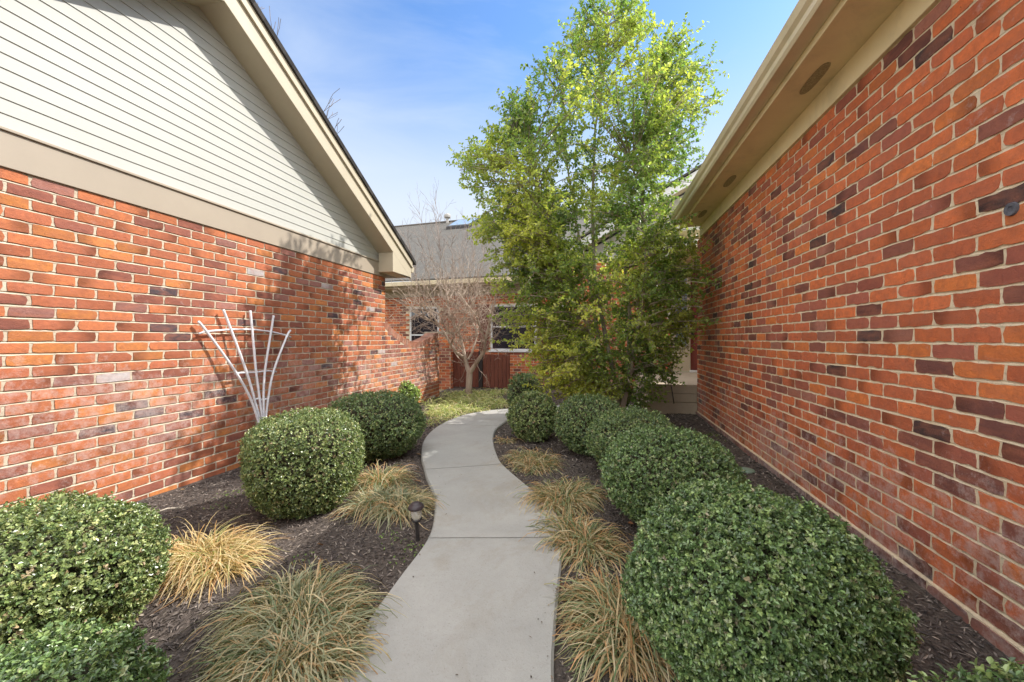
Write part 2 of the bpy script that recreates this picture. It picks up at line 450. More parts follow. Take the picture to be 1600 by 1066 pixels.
def struck(org, ud, nd, u0, u1, v0, courses, prot, J, seed, head=.003, deep=.007, top=None):
    """mortar as laid: head joints a little behind the brick faces, bed joints struck back under the brick above"""
    rg = np.random.default_rng(seed); n = int((u1-u0)/.04)+1; us = np.linspace(u0, u1, n)
    org = np.array(org, float); ud = np.array(ud, float); nd = np.array(nd, float); V, Fq = [], []; b = 0
    for c in range(courses+1):
        v = v0 + c*BH
        rows = [(v-J/2-.003, prot-head, .0004, .0004), (v-J/2+.0015, prot-.0012, .0010, .0006), (v+J/2+.0015, prot-deep, .0004, .0006), (v+J/2+.0016, prot-head, .0003, .0005), (v+BH-J/2-.003, prot-head, 0, .0005)]
        for (z, q, jz, jn) in rows:
            zz = z + rg.normal(0, 1, n)*jz; qq = q + rg.normal(0, 1, n)*jn
            if top is not None: zz = np.minimum(zz, np.array([top(u) for u in us]))
            V.append(org + us[:, None]*ud + zz[:, None]*np.array([0, 0, 1.]) + qq[:, None]*nd)
        for k in range(4):
            if k == 3 and c == courses: continue
            i = np.arange(n-1) + b + k*n; Fq.append(np.stack([i, i+1, i+1+n, i+n], 1))
        b += 5*n
    F_ = np.vstack(Fq)
    if np.dot(np.cross(ud, [0, 0, 1.]), nd) < 0: F_ = F_[:, ::-1]
    return np.vstack(V), F_

def quad(org, ud, u0, u1, z0, z1, flip=False):
    o = Vector(org); d = Vector(ud); zz = Vector((0, 0, 1))
    vs = [o + d*u0 + zz*z0, o + d*u1 + zz*z0, o + d*u1 + zz*z1, o + d*u0 + zz*z1]
    return [tuple(v) for v in vs], [[0, 1, 2, 3][::-1] if flip else [0, 1, 2, 3]]

def roof_slab(name, corners, thick, mats, parent=None):
    """corners: eave-left, eave-right, ridge-right, ridge-left (top face); uv in metres along the slope"""
    c = [Vector(p) for p in corners]; n = (c[1]-c[0]).cross(c[3]-c[0]).normalized()
    if n.z < 0: n = -n
    vs = c + [p - Vector((0, 0, thick)) for p in c]
    fs = [(0,1,2,3),(7,6,5,4),(0,4,5,1),(1,5,6,2),(2,6,7,3),(3,7,4,0)]
    me = bpy.data.meshes.new(name); me.from_pydata([tuple(v) for v in vs], [], fs)
    for m in (mats if isinstance(mats, (list, tuple)) else [mats]): me.materials.append(m)
    uv = me.uv_layers.new(name='uv'); du = (c[1]-c[0]).normalized(); dv = n.cross(du)
    for p in me.polygons:
        for li in p.loop_indices:
            q = Vector(me.vertices[me.loops[li].vertex_index].co) - c[0]
            uv.data[li].uv = (q.dot(du), q.dot(dv))
    return link_mesh(name, me, parent)

# ------------------------------------------------------------------ ground, path
PAIRS = [((520,1066),(866,1066)),((552,1010),(868,980)),((580,960),(873,920)),((620,905),(878,870)),((668,840),(878,838)),((679,800),(872,805)),
         ((677,770),(858,785)),((666,745),(820,755)),((663,733),(785,724)),((658,712),(775,705)),((661,690),(771,688)),((675,672),(774,672)),
         ((700,657),(785,662)),((735,646),(800,654)),((790,638),(840,647)),((850,634),(900,643)),((920,632),(960,641)),((985,630),(1005,640))]
PL = [cam2w(-.95,-3), cam2w(-1.0,-1.2), cam2w(-.98,0), cam2w(-.82,.75)] + [at(*a)[:2] for a, b in PAIRS]
PR = [cam2w(.12,-3), cam2w(.1,-1.2), cam2w(.08,0), cam2w(.11,.75)] + [at(*b)[:2] for a, b in PAIRS]
def catmull(P, n=8):
    P = [Vector((*p, 0)) for p in P]; out = []
    for i in range(len(P) - 1):
        p0, p1, p2, p3 = P[max(i-1,0)], P[i], P[i+1], P[min(i+2,len(P)-1)]
        for k in range(n):
            t = k / n
            out.append(.5*((2*p1)+(p2-p0)*t+(2*p0-5*p1+4*p2-p3)*t*t+(3*p1-p0-3*p2+p3)*t**3))
    out.append(P[-1]); return out
CL, CR = catmull(PL), catmull(PR)
path_poly = np.array([(p.x, p.y) for p in CL] + [(p.x, p.y) for p in CR[::-1]])
def in_poly(x, y, poly=path_poly):
    x = np.asarray(x); y = np.asarray(y); ins = np.zeros(x.shape, bool); n = len(poly)
    for i in range(n):
        x0, y0 = poly[i]; x1, y1 = poly[(i+1) % n]
        c = ((y0 > y) != (y1 > y)) & (x < (x1 - x0) * (y - y0) / (y1 - y0 + 1e-12) + x0)
        ins ^= c
    return ins
def path_dist(x, y):
    x = np.asarray(x, float); y = np.asarray(y, float); d = np.full(x.shape, 9.)
    for i in range(0, len(path_poly)):
        a = path_poly[i]; b = path_poly[(i+1) % len(path_poly)]
        ab = b - a; t = np.clip(((x-a[0])*ab[0] + (y-a[1])*ab[1]) / (ab @ ab + 1e-9), 0, 1)
        d = np.minimum(d, np.hypot(x - a[0] - t*ab[0], y - a[1] - t*ab[1]))
    return d
def lowf(x, y):
    return .5*np.sin(x*3.1+1.3*np.sin(y*2.3))*np.cos(y*2.7+.7) + .3*np.sin(x*7.3+y*5.1) + .2*np.sin(x*13.7-y*11.3)
def gz(x, y, pd=None):
    x = np.asarray(x, float); y = np.asarray(y, float)
    if pd is None:
        pd = path_dist(x, y)
    pd = np.where(in_poly(x, y), 0, pd)
    near = np.clip(pd / .35, 0, 1)
    left = -.035 * np.clip((-x - 1.2) / 1.6, 0, 1)
    right = .03 * np.clip((x - .8) / .5, 0, 1)
    return -.028 + near * (.010 + .014 * lowf(x, y)) + left + right
def gz1(x, y): return float(gz(np.array([x]), np.array([y]))[0])

xs = np.arange(-3.4, 3.61, .05); ys = np.arange(-2.5, 11.01, .05)
XX, YY = np.meshgrid(xs, ys); ZZ = gz(XX, YY)
nx, ny = len(xs), len(ys)
V = np.stack([XX.ravel(), YY.ravel(), ZZ.ravel()], 1)
ii, jj = np.meshgrid(np.arange(ny-1), np.arange(nx-1), indexing='ij'); a = (ii*nx+jj).ravel()
Fq = np.stack([a, a+1, a+nx+1, a+nx], 1)
tag(np_mesh('mulch_bed', V, Fq, M['mulch'], smooth=True), kind='structure')
gm = simple('distant lawn', (.10, .11, .05), .95, .3, 1.5, .6, 20, .02)
tag(MB().add([(-1500,-1500,-.12),(1500,-1500,-.12),(1500,1500,-.12),(-1500,1500,-.12)], [(0,1,2,3)]).build('ground', gm), kind='structure')

def nearest_station(px, py):
    p = Vector((*at(px, py)[:2], 0)); return min(range(len(CL)), key=lambda i: (CL[i]-p).length)
cuts = [0, 16, nearest_station(668, 840), nearest_station(663, 733), nearest_station(690, 662), nearest_station(790, 638), len(CL)-1]
pm = MB()
for a, b in zip(cuts[:-1], cuts[1:]):
    g = .0055
    Lp = [CL[i].copy() for i in range(a, b+1)]; Rp = [CR[i].copy() for i in range(a, b+1)]
    for P in (Lp, Rp):
        P[0] += (P[1]-P[0]).normalized() * g; P[-1] += (P[-2]-P[-1]).normalized() * g
    n = len(Lp); vs = []
    K = 7
    for i in range(n):
        l, r_ = Lp[i], Rp[i]; d = (r_ - l).normalized(); wd = (r_ - l).length
        e = .006 if i in (0, n-1) else 0
        row = [(l.x, l.y, -.10), (l.x, l.y, -.012)]
        for k in range(K):
            t = (.010 + (wd - .02) * k / (K-1)); q = l + d * t; row.append((q.x, q.y, -e*.6 + .0015*math.sin(q.x*5+q.y*3)))
        row += [(r_.x, r_.y, -.012), (r_.x, r_.y, -.10)]
        vs += row
    W = K + 4; fs = []
    for i in range(n-1):
        for k in range(W-1): fs.append((i*W+k, i*W+k+1, (i+1)*W+k+1, (i+1)*W+k))
    fs.append(tuple(range(W))[::-1]); fs.append(tuple((n-1)*W+k for k in range(W)))
    pm.add(vs, fs)
tag(pm.build('path', M['concrete']), kind='structure')

# ------------------------------------------------------------------ LEFT HOUSE
XL = -3.155; LZ0 = -.10; LTOP = 2.02
lh = empty('brick_house', (XL, 2.65, -.06), label='brick house on the left with cream gable siding and steep dark roof edge', cat='house')
INV = Matrix.Translation((-XL, -2.65, .06))
def under(root, *objs):
    """the parts are modelled in world coordinates: keep them there under their thing"""
    bpy.context.view_layer.update()
    for o in objs:
        o.parent = root; o.matrix_parent_inverse = root.matrix_world.inverted()
nL = int(round((LTOP + .10) / BH))
z0L = LTOP - nL * BH
HX = -9.0
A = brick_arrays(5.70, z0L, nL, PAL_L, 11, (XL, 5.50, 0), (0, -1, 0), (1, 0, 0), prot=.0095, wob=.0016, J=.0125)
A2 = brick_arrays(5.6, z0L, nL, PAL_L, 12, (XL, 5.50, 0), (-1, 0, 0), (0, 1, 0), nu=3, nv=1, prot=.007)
mort = [([(XL,5.5,-.2),(XL,-.2,-.2),(XL,-.2,LTOP),(XL,5.5,LTOP)], [[3,2,1,0]]), ([(XL,5.5,-.2),(HX,5.5,-.2),(HX,5.5,LTOP),(XL,5.5,LTOP)], [[0,1,2,3]]),
        ([(XL,-.2,-.2),(HX,-.2,-.2),(HX,-.2,LTOP),(XL,-.2,LTOP)], [[0,1,2,3]]), ([(HX,5.5,-.2),(HX,-.2,-.2),(HX,-.2,LTOP),(HX,5.5,LTOP)], [[0,1,2,3]])]
mort.append(struck((XL, 5.50, 0), (0, -1, 0), (1, 0, 0), 0, 5.70, z0L, nL, .0095, .0125, 61, .0035, .0115))
wl = brick_wall('wall', [A, A2], mort, [M['brick_l'], M['mortar_l']])
fr = MB().box(XL-.02, XL+.022, -.22, 5.515, LTOP, LTOP+.195).box(XL-.02, XL+.034, -.22, 5.52, LTOP+.195, LTOP+.212).build('frieze_board', M['frieze'], bevel=.003)
# gable siding: lapped boards
APY, SL = 2.62, .533
def soff(Y): return CAMZ + 1.254 + SL * (5.3 - Y) if Y >= APY else CAMZ + 1.254 + SL * (5.3 - APY) - SL * (APY - Y)
sd_ = MB(); z = LTOP + .212; ex = .0815
apz = soff(APY)
while z < apz:
    hw0 = (apz - z) / SL; z1 = min(z + ex, apz); hw1 = max((apz - z1) / SL, 0)
    y0, y1 = max(APY - hw0, -.2), min(APY + hw0, 5.5); y2, y3 = max(APY - hw1, -.2), min(APY + hw1, 5.5)
    xa, xb = XL + .0085, XL + .003
    sd_.add([(xa,y0,z),(xa,y1,z),(xb,y3,z1),(xb,y2,z1),(XL-.004,y0,z+.0005),(XL-.004,y1,z+.0005)], [(0,1,2,3),(4,5,1,0)])
    z = z1
sd_ = sd_.build('gable_siding', M['siding'])
XF = -2.90
def rake_poly(o0, o1, yend, plumb=0):
    """band between two offsets above the soffit line, both slopes, in Y,Z"""
    ylo = APY - (yend - APY)
    return [(yend, soff(yend)+o0), (yend, soff(yend)+o1), (APY, apz+o1), (ylo, soff(yend)+o1), (ylo, soff(yend)+o0), (APY, apz+o0)]
def band(mb, o0, o1, yend, xa, xb):
    p = rake_poly(o0, o1, yend)
    mb.prism([p[0], p[1], p[2], p[5]], 0, xa, xb); mb.prism([p[5], p[2], p[3], p[4]], 0, xa, xb)
fa = MB(); band(fa, 0, .176, 5.86, XF-.022, XF)
fa.prism([(5.283, soff(5.283)+.002), (5.283, CAMZ+.975), (5.86, CAMZ+.975), (5.86, soff(5.86)+.002)], 0, XF-.022, XF-.0006)
fa.box(XL-.4, XF-.022, 5.838, 5.86, CAMZ+.975, CAMZ+1.11)
fa = fa.build('fascia', M['trim'], bevel=.003)
tr = MB(); band(tr, .178, .215, 5.88, XF-.022, XF+.022); band(tr, .2155, .285, 5.88, XF-.022, XF+.014)
tr = tr.build('rake_trim', M['trim'], bevel=.003)
so = MB()
so.add([(XL-.05,5.30,soff(5.30)),(XF-.02,5.30,soff(5.30)),(XF-.02,APY,apz),(XL-.05,APY,apz)], [(0,1,2,3)])
so.add([(XL-.05,-.06,soff(-.06)),(XF-.02,-.06,soff(-.06)),(XF-.02,APY,apz),(XL-.05,APY,apz)], [(3,2,1,0)])
so = so.build('soffit', M['trim'])
bx = MB().box(XL+.023, XF-.023, 5.285, 5.836, CAMZ+.977, CAMZ+1.255).build('eave_return', M['trim'], bevel=.002)
def shing(y, o): return soff(y) + o
rf1 = roof_slab('roof', [(XF+.035, 5.96, soff(5.96)+.345), (HX-.3, 5.96, soff(5.96)+.345), (HX-.3, APY, apz+.345), (XF+.035, APY, apz+.345)], .058, M['shingle_l'])
ylo = 2*APY - 5.96
rf2 = roof_slab('roof', [(XF+.035, ylo, soff(5.96)+.345), (HX-.3, ylo, soff(5.96)+.345), (HX-.3, APY, apz+.345), (XF+.035, APY, apz+.345)], .058, M['shingle_l'])
gut = MB().prism([(5.88, 2.245), (5.89, 2.16), (5.95, 2.15), (5.985, 2.20), (5.99, 2.245)], 0, HX, XF-.01).build('gutter', M['trim'], bevel=.003)
under(lh, wl, fr, sd_, fa, tr, so, bx, rf1, rf2, gut)

# ------------------------------------------------------------------ low curved garden wall
gw = empty('garden_wall', (XL, 6.5, -.08), label='low brick garden wall with a scooped rowlock top beside the bare tree', cat='wall')
GY0, GY1 = 5.503, 7.60
def gtop(Y):
    # ordinate of the scooped top
    P = [(5.52, 1.36), (5.62, 1.30), (5.85, 1.19), (6.2, 1.08), (6.55, 1.035), (6.85, 1.06), (7.15, 1.125), (7.38, 1.20), (7.60, 1.215)]
    for (a, za), (b, zb) in zip(P[:-1], P[1:]):
        if Y <= b:
            t = (Y - a) / (b - a); t = min(max(t, 0), 1); return za + (zb - za) * t
    return P[-1][1]
nG = 22
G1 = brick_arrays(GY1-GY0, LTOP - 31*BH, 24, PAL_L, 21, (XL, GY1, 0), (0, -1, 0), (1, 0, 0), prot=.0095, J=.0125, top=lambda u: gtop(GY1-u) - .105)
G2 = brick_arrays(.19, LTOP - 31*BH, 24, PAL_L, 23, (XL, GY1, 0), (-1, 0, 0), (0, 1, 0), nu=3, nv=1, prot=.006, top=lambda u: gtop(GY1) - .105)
Ys = np.linspace(GY0, GY1, 40)
mv, mf = [], []
for i, Y in enumerate(Ys):
    t = gtop(Y) - .006
    mv += [(XL, Y, -.2), (XL, Y, t), (XL-.19, Y, t), (XL-.19, Y, -.2)]
    if i:
        b = 4*(i-1)
        mf += [[b, b+4, b+5, b+1], [b+1, b+5, b+6, b+2], [b+2, b+6, b+7, b+3]]
b = 4*39; mf.append([b, b+3, b+2, b+1])
w1 = brick_wall('wall', [G1, G2], [(mv, mf), struck((XL, GY1, 0), (0, -1, 0), (1, 0, 0), 0, GY1-GY0, LTOP - 31*BH, 24, .0095, .0125, 63, .0035, .0085, top=lambda u: gtop(GY1-u) - .10)], [M['brick_l'], M['mortar_l']])
# rowlock cap: bricks on edge following the curve
cv, cf, cc_ = [], [], []; s = GY0 + .01; r = random.Random(4)
while s < GY1 - .05:
    wd = .056; Y0, Y1 = s, min(s + wd, GY1)
    s1 = gtop(Y0); s2 = gtop(Y1); sl = (s2 - s1) / (Y1 - Y0); n = Vector((0, -sl, 1)).normalized(); dn = -n * .1
    b = len(cv)
    for X in (XL + .009, XL - .199):
        for (Y, zz) in ((Y0, s1), (Y1, s2)):
            p = Vector((X, Y, zz + r.uniform(-.001, .001))); cv += [tuple(p), tuple(p + dn)]
    cf += [[b, b+2, b+3, b+1][::-1], [b+4, b+5, b+7, b+6][::-1], [b, b+4, b+6, b+2][::-1], [b+2, b+6, b+7, b+3], [b, b+1, b+5, b+4], [b+1, b+3, b+7, b+5]]
    c = np.array(random.choice([(.40,.2,.13),(.36,.16,.1),(.42,.25,.18)])) * r.uniform(.85, 1.15); cc_ += [c]*8
    s += wd * abs(1/math.sqrt(1+sl*sl)) + .010
w2 = np_mesh('rowlock_cap', cv, np.array(cf), M['brick_l'], None, np.array(cc_))
under(gw, w1, w2)

# pier that closes the garden wall beside the gate
pr = empty('brick_pier', (-3.35, 8.75, -.08), label='shaded brick pier between the scooped garden wall and the wooden gate', cat='pier')
P1 = brick_arrays(.62, LTOP-31*BH, 19, PAL, 31, (-3.95, 8.70, 0), (1, 0, 0), (0, -1, 0), nu=3, nv=1)
P2 = brick_arrays(.2, LTOP-31*BH, 19, PAL, 32, (-3.33, 8.70, 0), (0, 1, 0), (1, 0, 0), nu=3, nv=1)
zt = LTOP-31*BH+19*BH
mb = MB().box(-3.95, -3.33, 8.70, 8.90, -.2, zt)
pw = brick_wall('wall', [P1, P2], [(mb.v, mb.f)], [M['brick_b'], M['mortar_r']])
cp = MB().box(-3.97, -3.31, 8.68, 8.92, zt, zt+.05).build('coping', M['concrete_step'], bevel=.006)
under(pr, pw, cp)

# gate between pier and house
gt = empty('wooden_gate', (-2.7, 8.85, -.06), label='red brown gate of vertical boards behind the bare tree', cat='gate')
gparts = []
for (xa, xb, zt_) in ((-3.32, -2.70, .80), (-2.60, -2.04, .74)):
    m_ = MB(); x = xa; r = random.Random(int(xa*100))
    while x < xb - .02:
        wd = min(.094, xb - x); m_.box(x+.003, x+wd-.003, 8.85+r.uniform(-.002,.002), 8.872, -.02, zt_+r.uniform(-.004,.004)); x += wd
    m_.box(xa, xb, 8.874, 8.905, .08, .16).box(xa, xb, 8.874, 8.905, zt_-.18, zt_-.10)
    gparts.append(m_.build('gate_leaf', M['gate'], bevel=.003))
gparts.append(MB().box(-2.695, -2.605, 8.83, 8.92, -.1, .82).build('gate_post', M['dark'], bevel=.004))
gparts.append(MB().box(-2.035, -1.975, 8.83, 8.92, -.1, .78).build('gate_post', M['gate'], bevel=.004))
under(gt, *gparts)

# ------------------------------------------------------------------ BACK HOUSE (facade turned 5 degrees)
ang = R(-5.0)
fd = Vector((math.cos(ang), math.sin(ang), 0)); fn = Vector((math.sin(ang), -math.cos(ang), 0))   # along, outward (towards camera)
P0 = Vector((-4.39, 9.95, 0))
bh = empty('brick_house', tuple(P0 + Vector((0, 0, -.06))), label='brick house at the back with a big grey shingle roof and skylight', cat='house')
EZ = 2.42
U0, U1 = -6.0, 4.6
B1 = brick_arrays(U1-U0, -.12, 38, PAL, 41, tuple(P0), tuple(fd), tuple(fn), nu=3, nv=1, u0=U0,
                  skip=lambda u, v: (-.62 < u < .30 and .35 < v < 1.95) or (1.70 < u < 2.95 and .74 < v < 1.95))
def fq(u0, u1, z0, z1, off=0.):
    v, f = quad(tuple(P0 + fn*off), tuple(fd), u0, u1, z0, z1); return v, [f[0]]
bw = brick_wall('wall', [B1], [fq(U0, U1, -.2, EZ+.1)], [M['brick_b'], M['mortar_r']])
def fbox(mb, u0, u1, n0, n1, z0, z1, mi=0):
    vs = []
    for z in (z0, z1):
        for (u, n) in ((u0, n0), (u1, n0), (u1, n1), (u0, n1)):
            vs.append(tuple(P0 + fd*u + fn*n + Vector((0, 0, z))))
    mb.add(vs, [(0,1,2,3),(7,6,5,4),(0,4,5,1),(1,5,6,2),(2,6,7,3),(3,7,4,0)], mi); return mb
sof = fbox(MB(), U0-.3, U1+.2, -.02, .50, EZ-.02, EZ).build('soffit', M['trim'])
fas = fbox(MB(), U0-.3, U1+.2, .50, .525, EZ-.025, EZ+.14)
fas = fas.build('fascia', M['trim'], bevel=.003)
gtb = fbox(MB(), U0-.3, U1+.2, .527, .64, EZ+.02, EZ+.13).build('gutter', M['gutter'], bevel=.01)
frz = fbox(MB(), U0, U1, .012, .035, EZ-.20, EZ-.022).build('frieze_board', M['trim'])
def RP(u, n, z): return tuple(P0 + fd*u + fn*n + Vector((0, 0, z)))
RD, RS = 6.6, .53
rb = roof_slab('roof', [RP(U0-.3,.60,EZ+.175), RP(U1+6,.60,EZ+.175), RP(U1+6,-RD+.6,EZ+.175+RS*RD), RP(U0-.3,-RD+.6,EZ+.175+RS*RD)], .03, M['shingle_b'])
rb2 = roof_slab('roof', [RP(U0-.3,.60-2*RD,EZ+.175), RP(U1+6,.60-2*RD,EZ+.175), RP(U1+6,-RD+.6,EZ+.175+RS*RD), RP(U0-.3,-RD+.6,EZ+.175+RS*RD)], .03, M['shingle_b'])
ridge = MB().tube([RP(U0-.3,-RD+.6,EZ+.175+RS*RD), RP(U1+6,-RD+.6,EZ+.175+RS*RD)], .06, 8).build('ridge_cap', M['shingle_r'])
parts = [bw, sof, fas, gtb, frz, rb, rb2, ridge]
def window(u0, u1, z0, z1, rail, muntins=False):
    w_ = MB(); t = .05
    fbox(w_, u0, u0+t, -.04, .012, z0, z1); fbox(w_, u1-t, u1, -.04, .012, z0, z1)
    fbox(w_, u0+t, u1-t, -.04, .012, z1-t, z1); fbox(w_, u0+t, u1-t, -.04, .012, z0, z0+t); fbox(w_, u0+t, u1-t, -.045, .008, rail-.018, rail+.018)
    o = w_.build('window', M['white'], bevel=.003)
    p = fbox(MB(), u0+t+.001, u1-t-.001, .003, .006, z0+t, z1-t).build('pane', M['glass']); 
    s_ = fbox(MB(), u0-.04, u1+.04, -.02, .05, z0-.035, z0-.001).build('sill', M['white'], bevel=.004)
    bpy.context.view_layer.update()
    p.parent = o; s_.parent = o
    return o
parts.append(window(-.60, .28, .40, 1.95, 1.20)); parts.append(window(1.73, 2.92, .80, 1.95, 1.40))
for (ua, ub) in ((1.42, 1.68), (2.97, 3.25)):
    s_ = fbox(MB(), ua, ub, .014, .04, .82, 1.95)
    for (za, zb) in ((.86, 1.34), (1.42, 1.90)):
        k = za
        while k < zb: fbox(s_, ua+.04, ub-.04, .041, .05, k, k+.024); k += .036
    parts.append(s_.build('shutter', M['shutter'], bevel=.003))
# skylight and vent on the roof: positions along the slope
def roof_u(px, d):
    a, b = P0 + fn*(.6-d), P0 + fn*(.6-d) + fd
    # solve for u so that the point projects on column px
    t = (px-800)/F
    g = lambda q: (q.x*CC + q.y*SS) - t*(q.y*CC - q.x*SS)
    return -g(a)/(g(b)-g(a))
def on_roof(u, d, h=0): return P0 + fd*u + fn*(.6-d) + Vector((0, 0, EZ+.175+RS*d+h))
def roof_patch(name, u0, u1, d0, d1, h0, h1, mat):
    vs = [on_roof(u0,d0,h0),on_roof(u1,d0,h0),on_roof(u1,d1,h0),on_roof(u0,d1,h0),on_roof(u0,d0,h1),on_roof(u1,d0,h1),on_roof(u1,d1,h1),on_roof(u0,d1,h1)]
    return MB().add(vs, [(0,3,2,1),(4,5,6,7),(0,1,5,4),(1,2,6,5),(2,3,7,6),(3,0,4,7)]).build(name, mat, bevel=.01)
skf = roof_patch('skylight', roof_u(704, 5.6), roof_u(704, 5.6)+1.0, 5.2, 6.2, 0, .12, M['dark'])
skg = roof_patch('pane', roof_u(704, 5.6)+.07, roof_u(704, 5.6)+.93, 5.28, 6.12, .121, .15, M['skylight'])
bpy.context.view_layer.update(); skg.parent = skf
parts += [skf]
vp = on_roof(roof_u(699, 6.5), 6.5); c = (vp.x, vp.y)
parts.append(MB().lathe([(.06,vp.z-.1),(.06,vp.z+.20),(.13,vp.z+.20),(.14,vp.z+.23),(.14,vp.z+.31),(.10,vp.z+.36),(0,vp.z+.37)], c, 14).build('vent_pipe', simple('galvanised vent', (.4,.38,.35), .5)))
under(bh, *parts)

# ------------------------------------------------------------------ RIGHT HOUSE
XR = 1.39; RT = CAMZ + 1.405; YC = 6.17
rh = empty('brick_house', (XR, 2, 0), label='brick house on the right with ochre eaves, gutter and raised entry', cat='house')
nR = int(math.ceil((RT + .12) / BH)); z0R = RT - nR * BH
C1 = brick_arrays(8.5, z0R, nR, PAL, 51, (XR, -2.33, 0), (0, 1, 0), (-1, 0, 0), prot=.0045, wob=.0019, J=.0115)
C2 = brick_arrays(1.9, z0R, nR, PAL, 52, (XR, YC, 0), (1, 0, 0), (0, 1, 0), nu=3, nv=1)
EY = 8.62
C3 = brick_arrays(2.0, z0R, nR+3, PAL, 53, (-.55, EY, 0), (1, 0, 0), (0, -1, 0), nu=3, nv=1)
C4 = brick_arrays(1.3, z0R, nR+3, PAL, 54, (-.55, EY, 0), (0, 1, 0), (-1, 0, 0), nu=3, nv=1)
mort = [([(XR,-2.33,-.2),(XR,YC,-.2),(XR,YC,RT),(XR,-2.33,RT)], [[3,2,1,0]]), ([(XR,YC,-.2),(3.3,YC,-.2),(3.3,YC,RT),(XR,YC,RT)], [[3,2,1,0]]),
        ([(-.55,EY,-.2),(1.45,EY,-.2),(1.45,EY,2.75),(-.55,EY,2.75)], [[0,1,2,3]]), ([(-.55,EY,-.2),(-.55,EY+1.3,-.2),(-.55,EY+1.3,2.75),(-.55,EY,2.75)], [[3,2,1,0]]),
        ([(3.3,YC,-.2),(3.3,EY,-.2),(3.3,EY,2.75),(3.3,YC,2.75)], [[0,1,2,3]]), ([(XR,-2.33,-.2),(7,-2.33,-.2),(7,-2.33,RT),(XR,-2.33,RT)], [[0,1,2,3]])]
mort.append(struck((XR, -2.33, 0), (0, 1, 0), (-1, 0, 0), 0, 8.5, z0R, nR, .0045, .0115, 62, .0024, .0075))
rw = brick_wall('wall', [C1, C2, C3, C4], mort, [M['brick_r'], M['mortar_r']])
# water table: course that steps out at the foot
WT = brick_arrays(8.5, -.075, 2, [((.20,.12,.11),3),((.26,.13,.11),2)], 55, (XR-.022, -2.33, 0), (0, 1, 0), (-1, 0, 0), prot=.004)
wt = brick_wall('foundation_ledge', [WT], [(MB().box(XR-.022, XR-.0022, -2.33, YC, -.2, .060).v, MB().box(0,1,0,1,0,1).f)], [M['brick_r'], M['mortar_r']])
ST = CAMZ + 1.555                      # soffit height
ZS = ST
YE = 5.95
frb = MB().box(XR-.024, XR+.03, -2.4, YE-.001, RT+.001, ST).build('frieze_board', M['trim_r'], bevel=.003)
s_ = MB().box(1.135, XR+.05, -2.4, YE, ST+.001, ST+.014)
sof = s_.build('soffit', M['trim_r'])
for yv in (1.72, 2.72, 4.30, 5.35, .7):
    v_ = MB(); pts = []
    for k in range(20):
        a = 2*math.pi*k/20; ca, sa = math.cos(a), math.sin(a); pts.append((1.262 + .034*math.copysign(abs(ca)**.7, ca), yv + .15*math.copysign(abs(sa)**.85, sa)))
    v_.prism(pts, 2, ST-.004, ST-.0004)
    vo = v_.build('soffit_vent', M['vent']); bpy.context.view_layer.update(); vo.parent = sof
fac = MB().box(1.112, 1.134, -2.4, YE+.01, ST-.006, ST+.20).build('fascia', M['trim_r'], bevel=.002)
prof = [(1.110, ST+.035), (1.030, ST+.035), (1.018, ST+.055), (1.016, ST+.085), (.998, ST+.105), (.990, ST+.13), (.984, ST+.148), (.992, ST+.150), (1.000, ST+.135), (1.026, ST+.10), (1.030, ST+.05), (1.110, ST+.045)]
gur = MB().prism(prof[::-1], 1, -2.4, YE+.02)
gur.prism([(1.110,ST+.035),(1.030,ST+.035),(1.018,ST+.055),(1.016,ST+.085),(.998,ST+.105),(.984,ST+.148),(1.110,ST+.148)][::-1], 1, YE+.02, YE+.025)
gur = gur.build('gutter', M['gutter'], bevel=.002)
rr = roof_slab('roof', [(1.06,-2.5,ST+.20),(1.06,YE+.02,ST+.20),(6.2,YE+.02,ST+.20+.42*5.1),(6.2,-2.5,ST+.20+.42*5.1)], .03, M['shingle_r'])
# entry: door wall, door, sidelight, porch slab, gable above
ent = [rw, wt, frb, sof, fac, gur, rr]
sl = MB().box(1.45, 1.52, EY-.05, EY+.05, .44, 2.52).box(1.74, 1.80, EY-.05, EY+.05, .44, 2.52).box(1.52, 1.74, EY-.045, EY+.045, 2.42, 2.52).box(1.52, 1.74, EY-.045, EY+.045, .44, .95)
sl = sl.build('sidelight', M['trim'], bevel=.003)
sg = MB().box(1.521, 1.739, EY, EY+.006, .951, 2.419).build('pane', M['skylight']); bpy.context.view_layer.update(); sg.parent = sl
dr = MB().box(1.80, 2.71, EY, EY+.045, .45, 2.50)
for (xa, xb) in ((1.88, 2.21), (2.30, 2.63)):
    for (za, zb) in ((.55, 1.15), (1.25, 1.85), (1.95, 2.40)):
        dr.box(xa, xb, EY-.010, EY-.0005, za, zb)
dr = dr.build('door', M['door'], bevel=.004)
hn = MB().tube([(1.85,EY-.02,1.46),(1.85,EY-.055,1.43),(1.85,EY-.055,1.25),(1.85,EY-.02,1.22)], .012, 8).box(1.825,1.875,EY-.018,EY-.0008,1.42,1.56).box(1.825,1.875,EY-.018,EY-.0008,1.16,1.24).build('handle', M['dark'], bevel=.003)
bpy.context.view_layer.update(); hn.parent = dr
jm = MB().box(2.71, 2.80, EY-.05, EY+.05, .44, 2.52).box(1.45, 2.80, EY-.055, EY+.05, 2.521, 2.68).box(2.80, 3.3, EY, EY+.05, .4, 2.68).build('door_frame', M['trim'], bevel=.003)
ps = MB().box(.72, 3.29, 6.20, EY-.002, .30, .43).box(.74, 3.29, 6.22, EY-.002, .17, .297).box(.70, 3.29, 6.16+.02, EY-.002, -.15, .167)
ps = ps.build('porch_slab', M['concrete_step'], bevel=.008)
th = MB().box(1.78, 2.75, EY-.14, EY-.06, .431, .47).build('threshold', M['white'], bevel=.004)
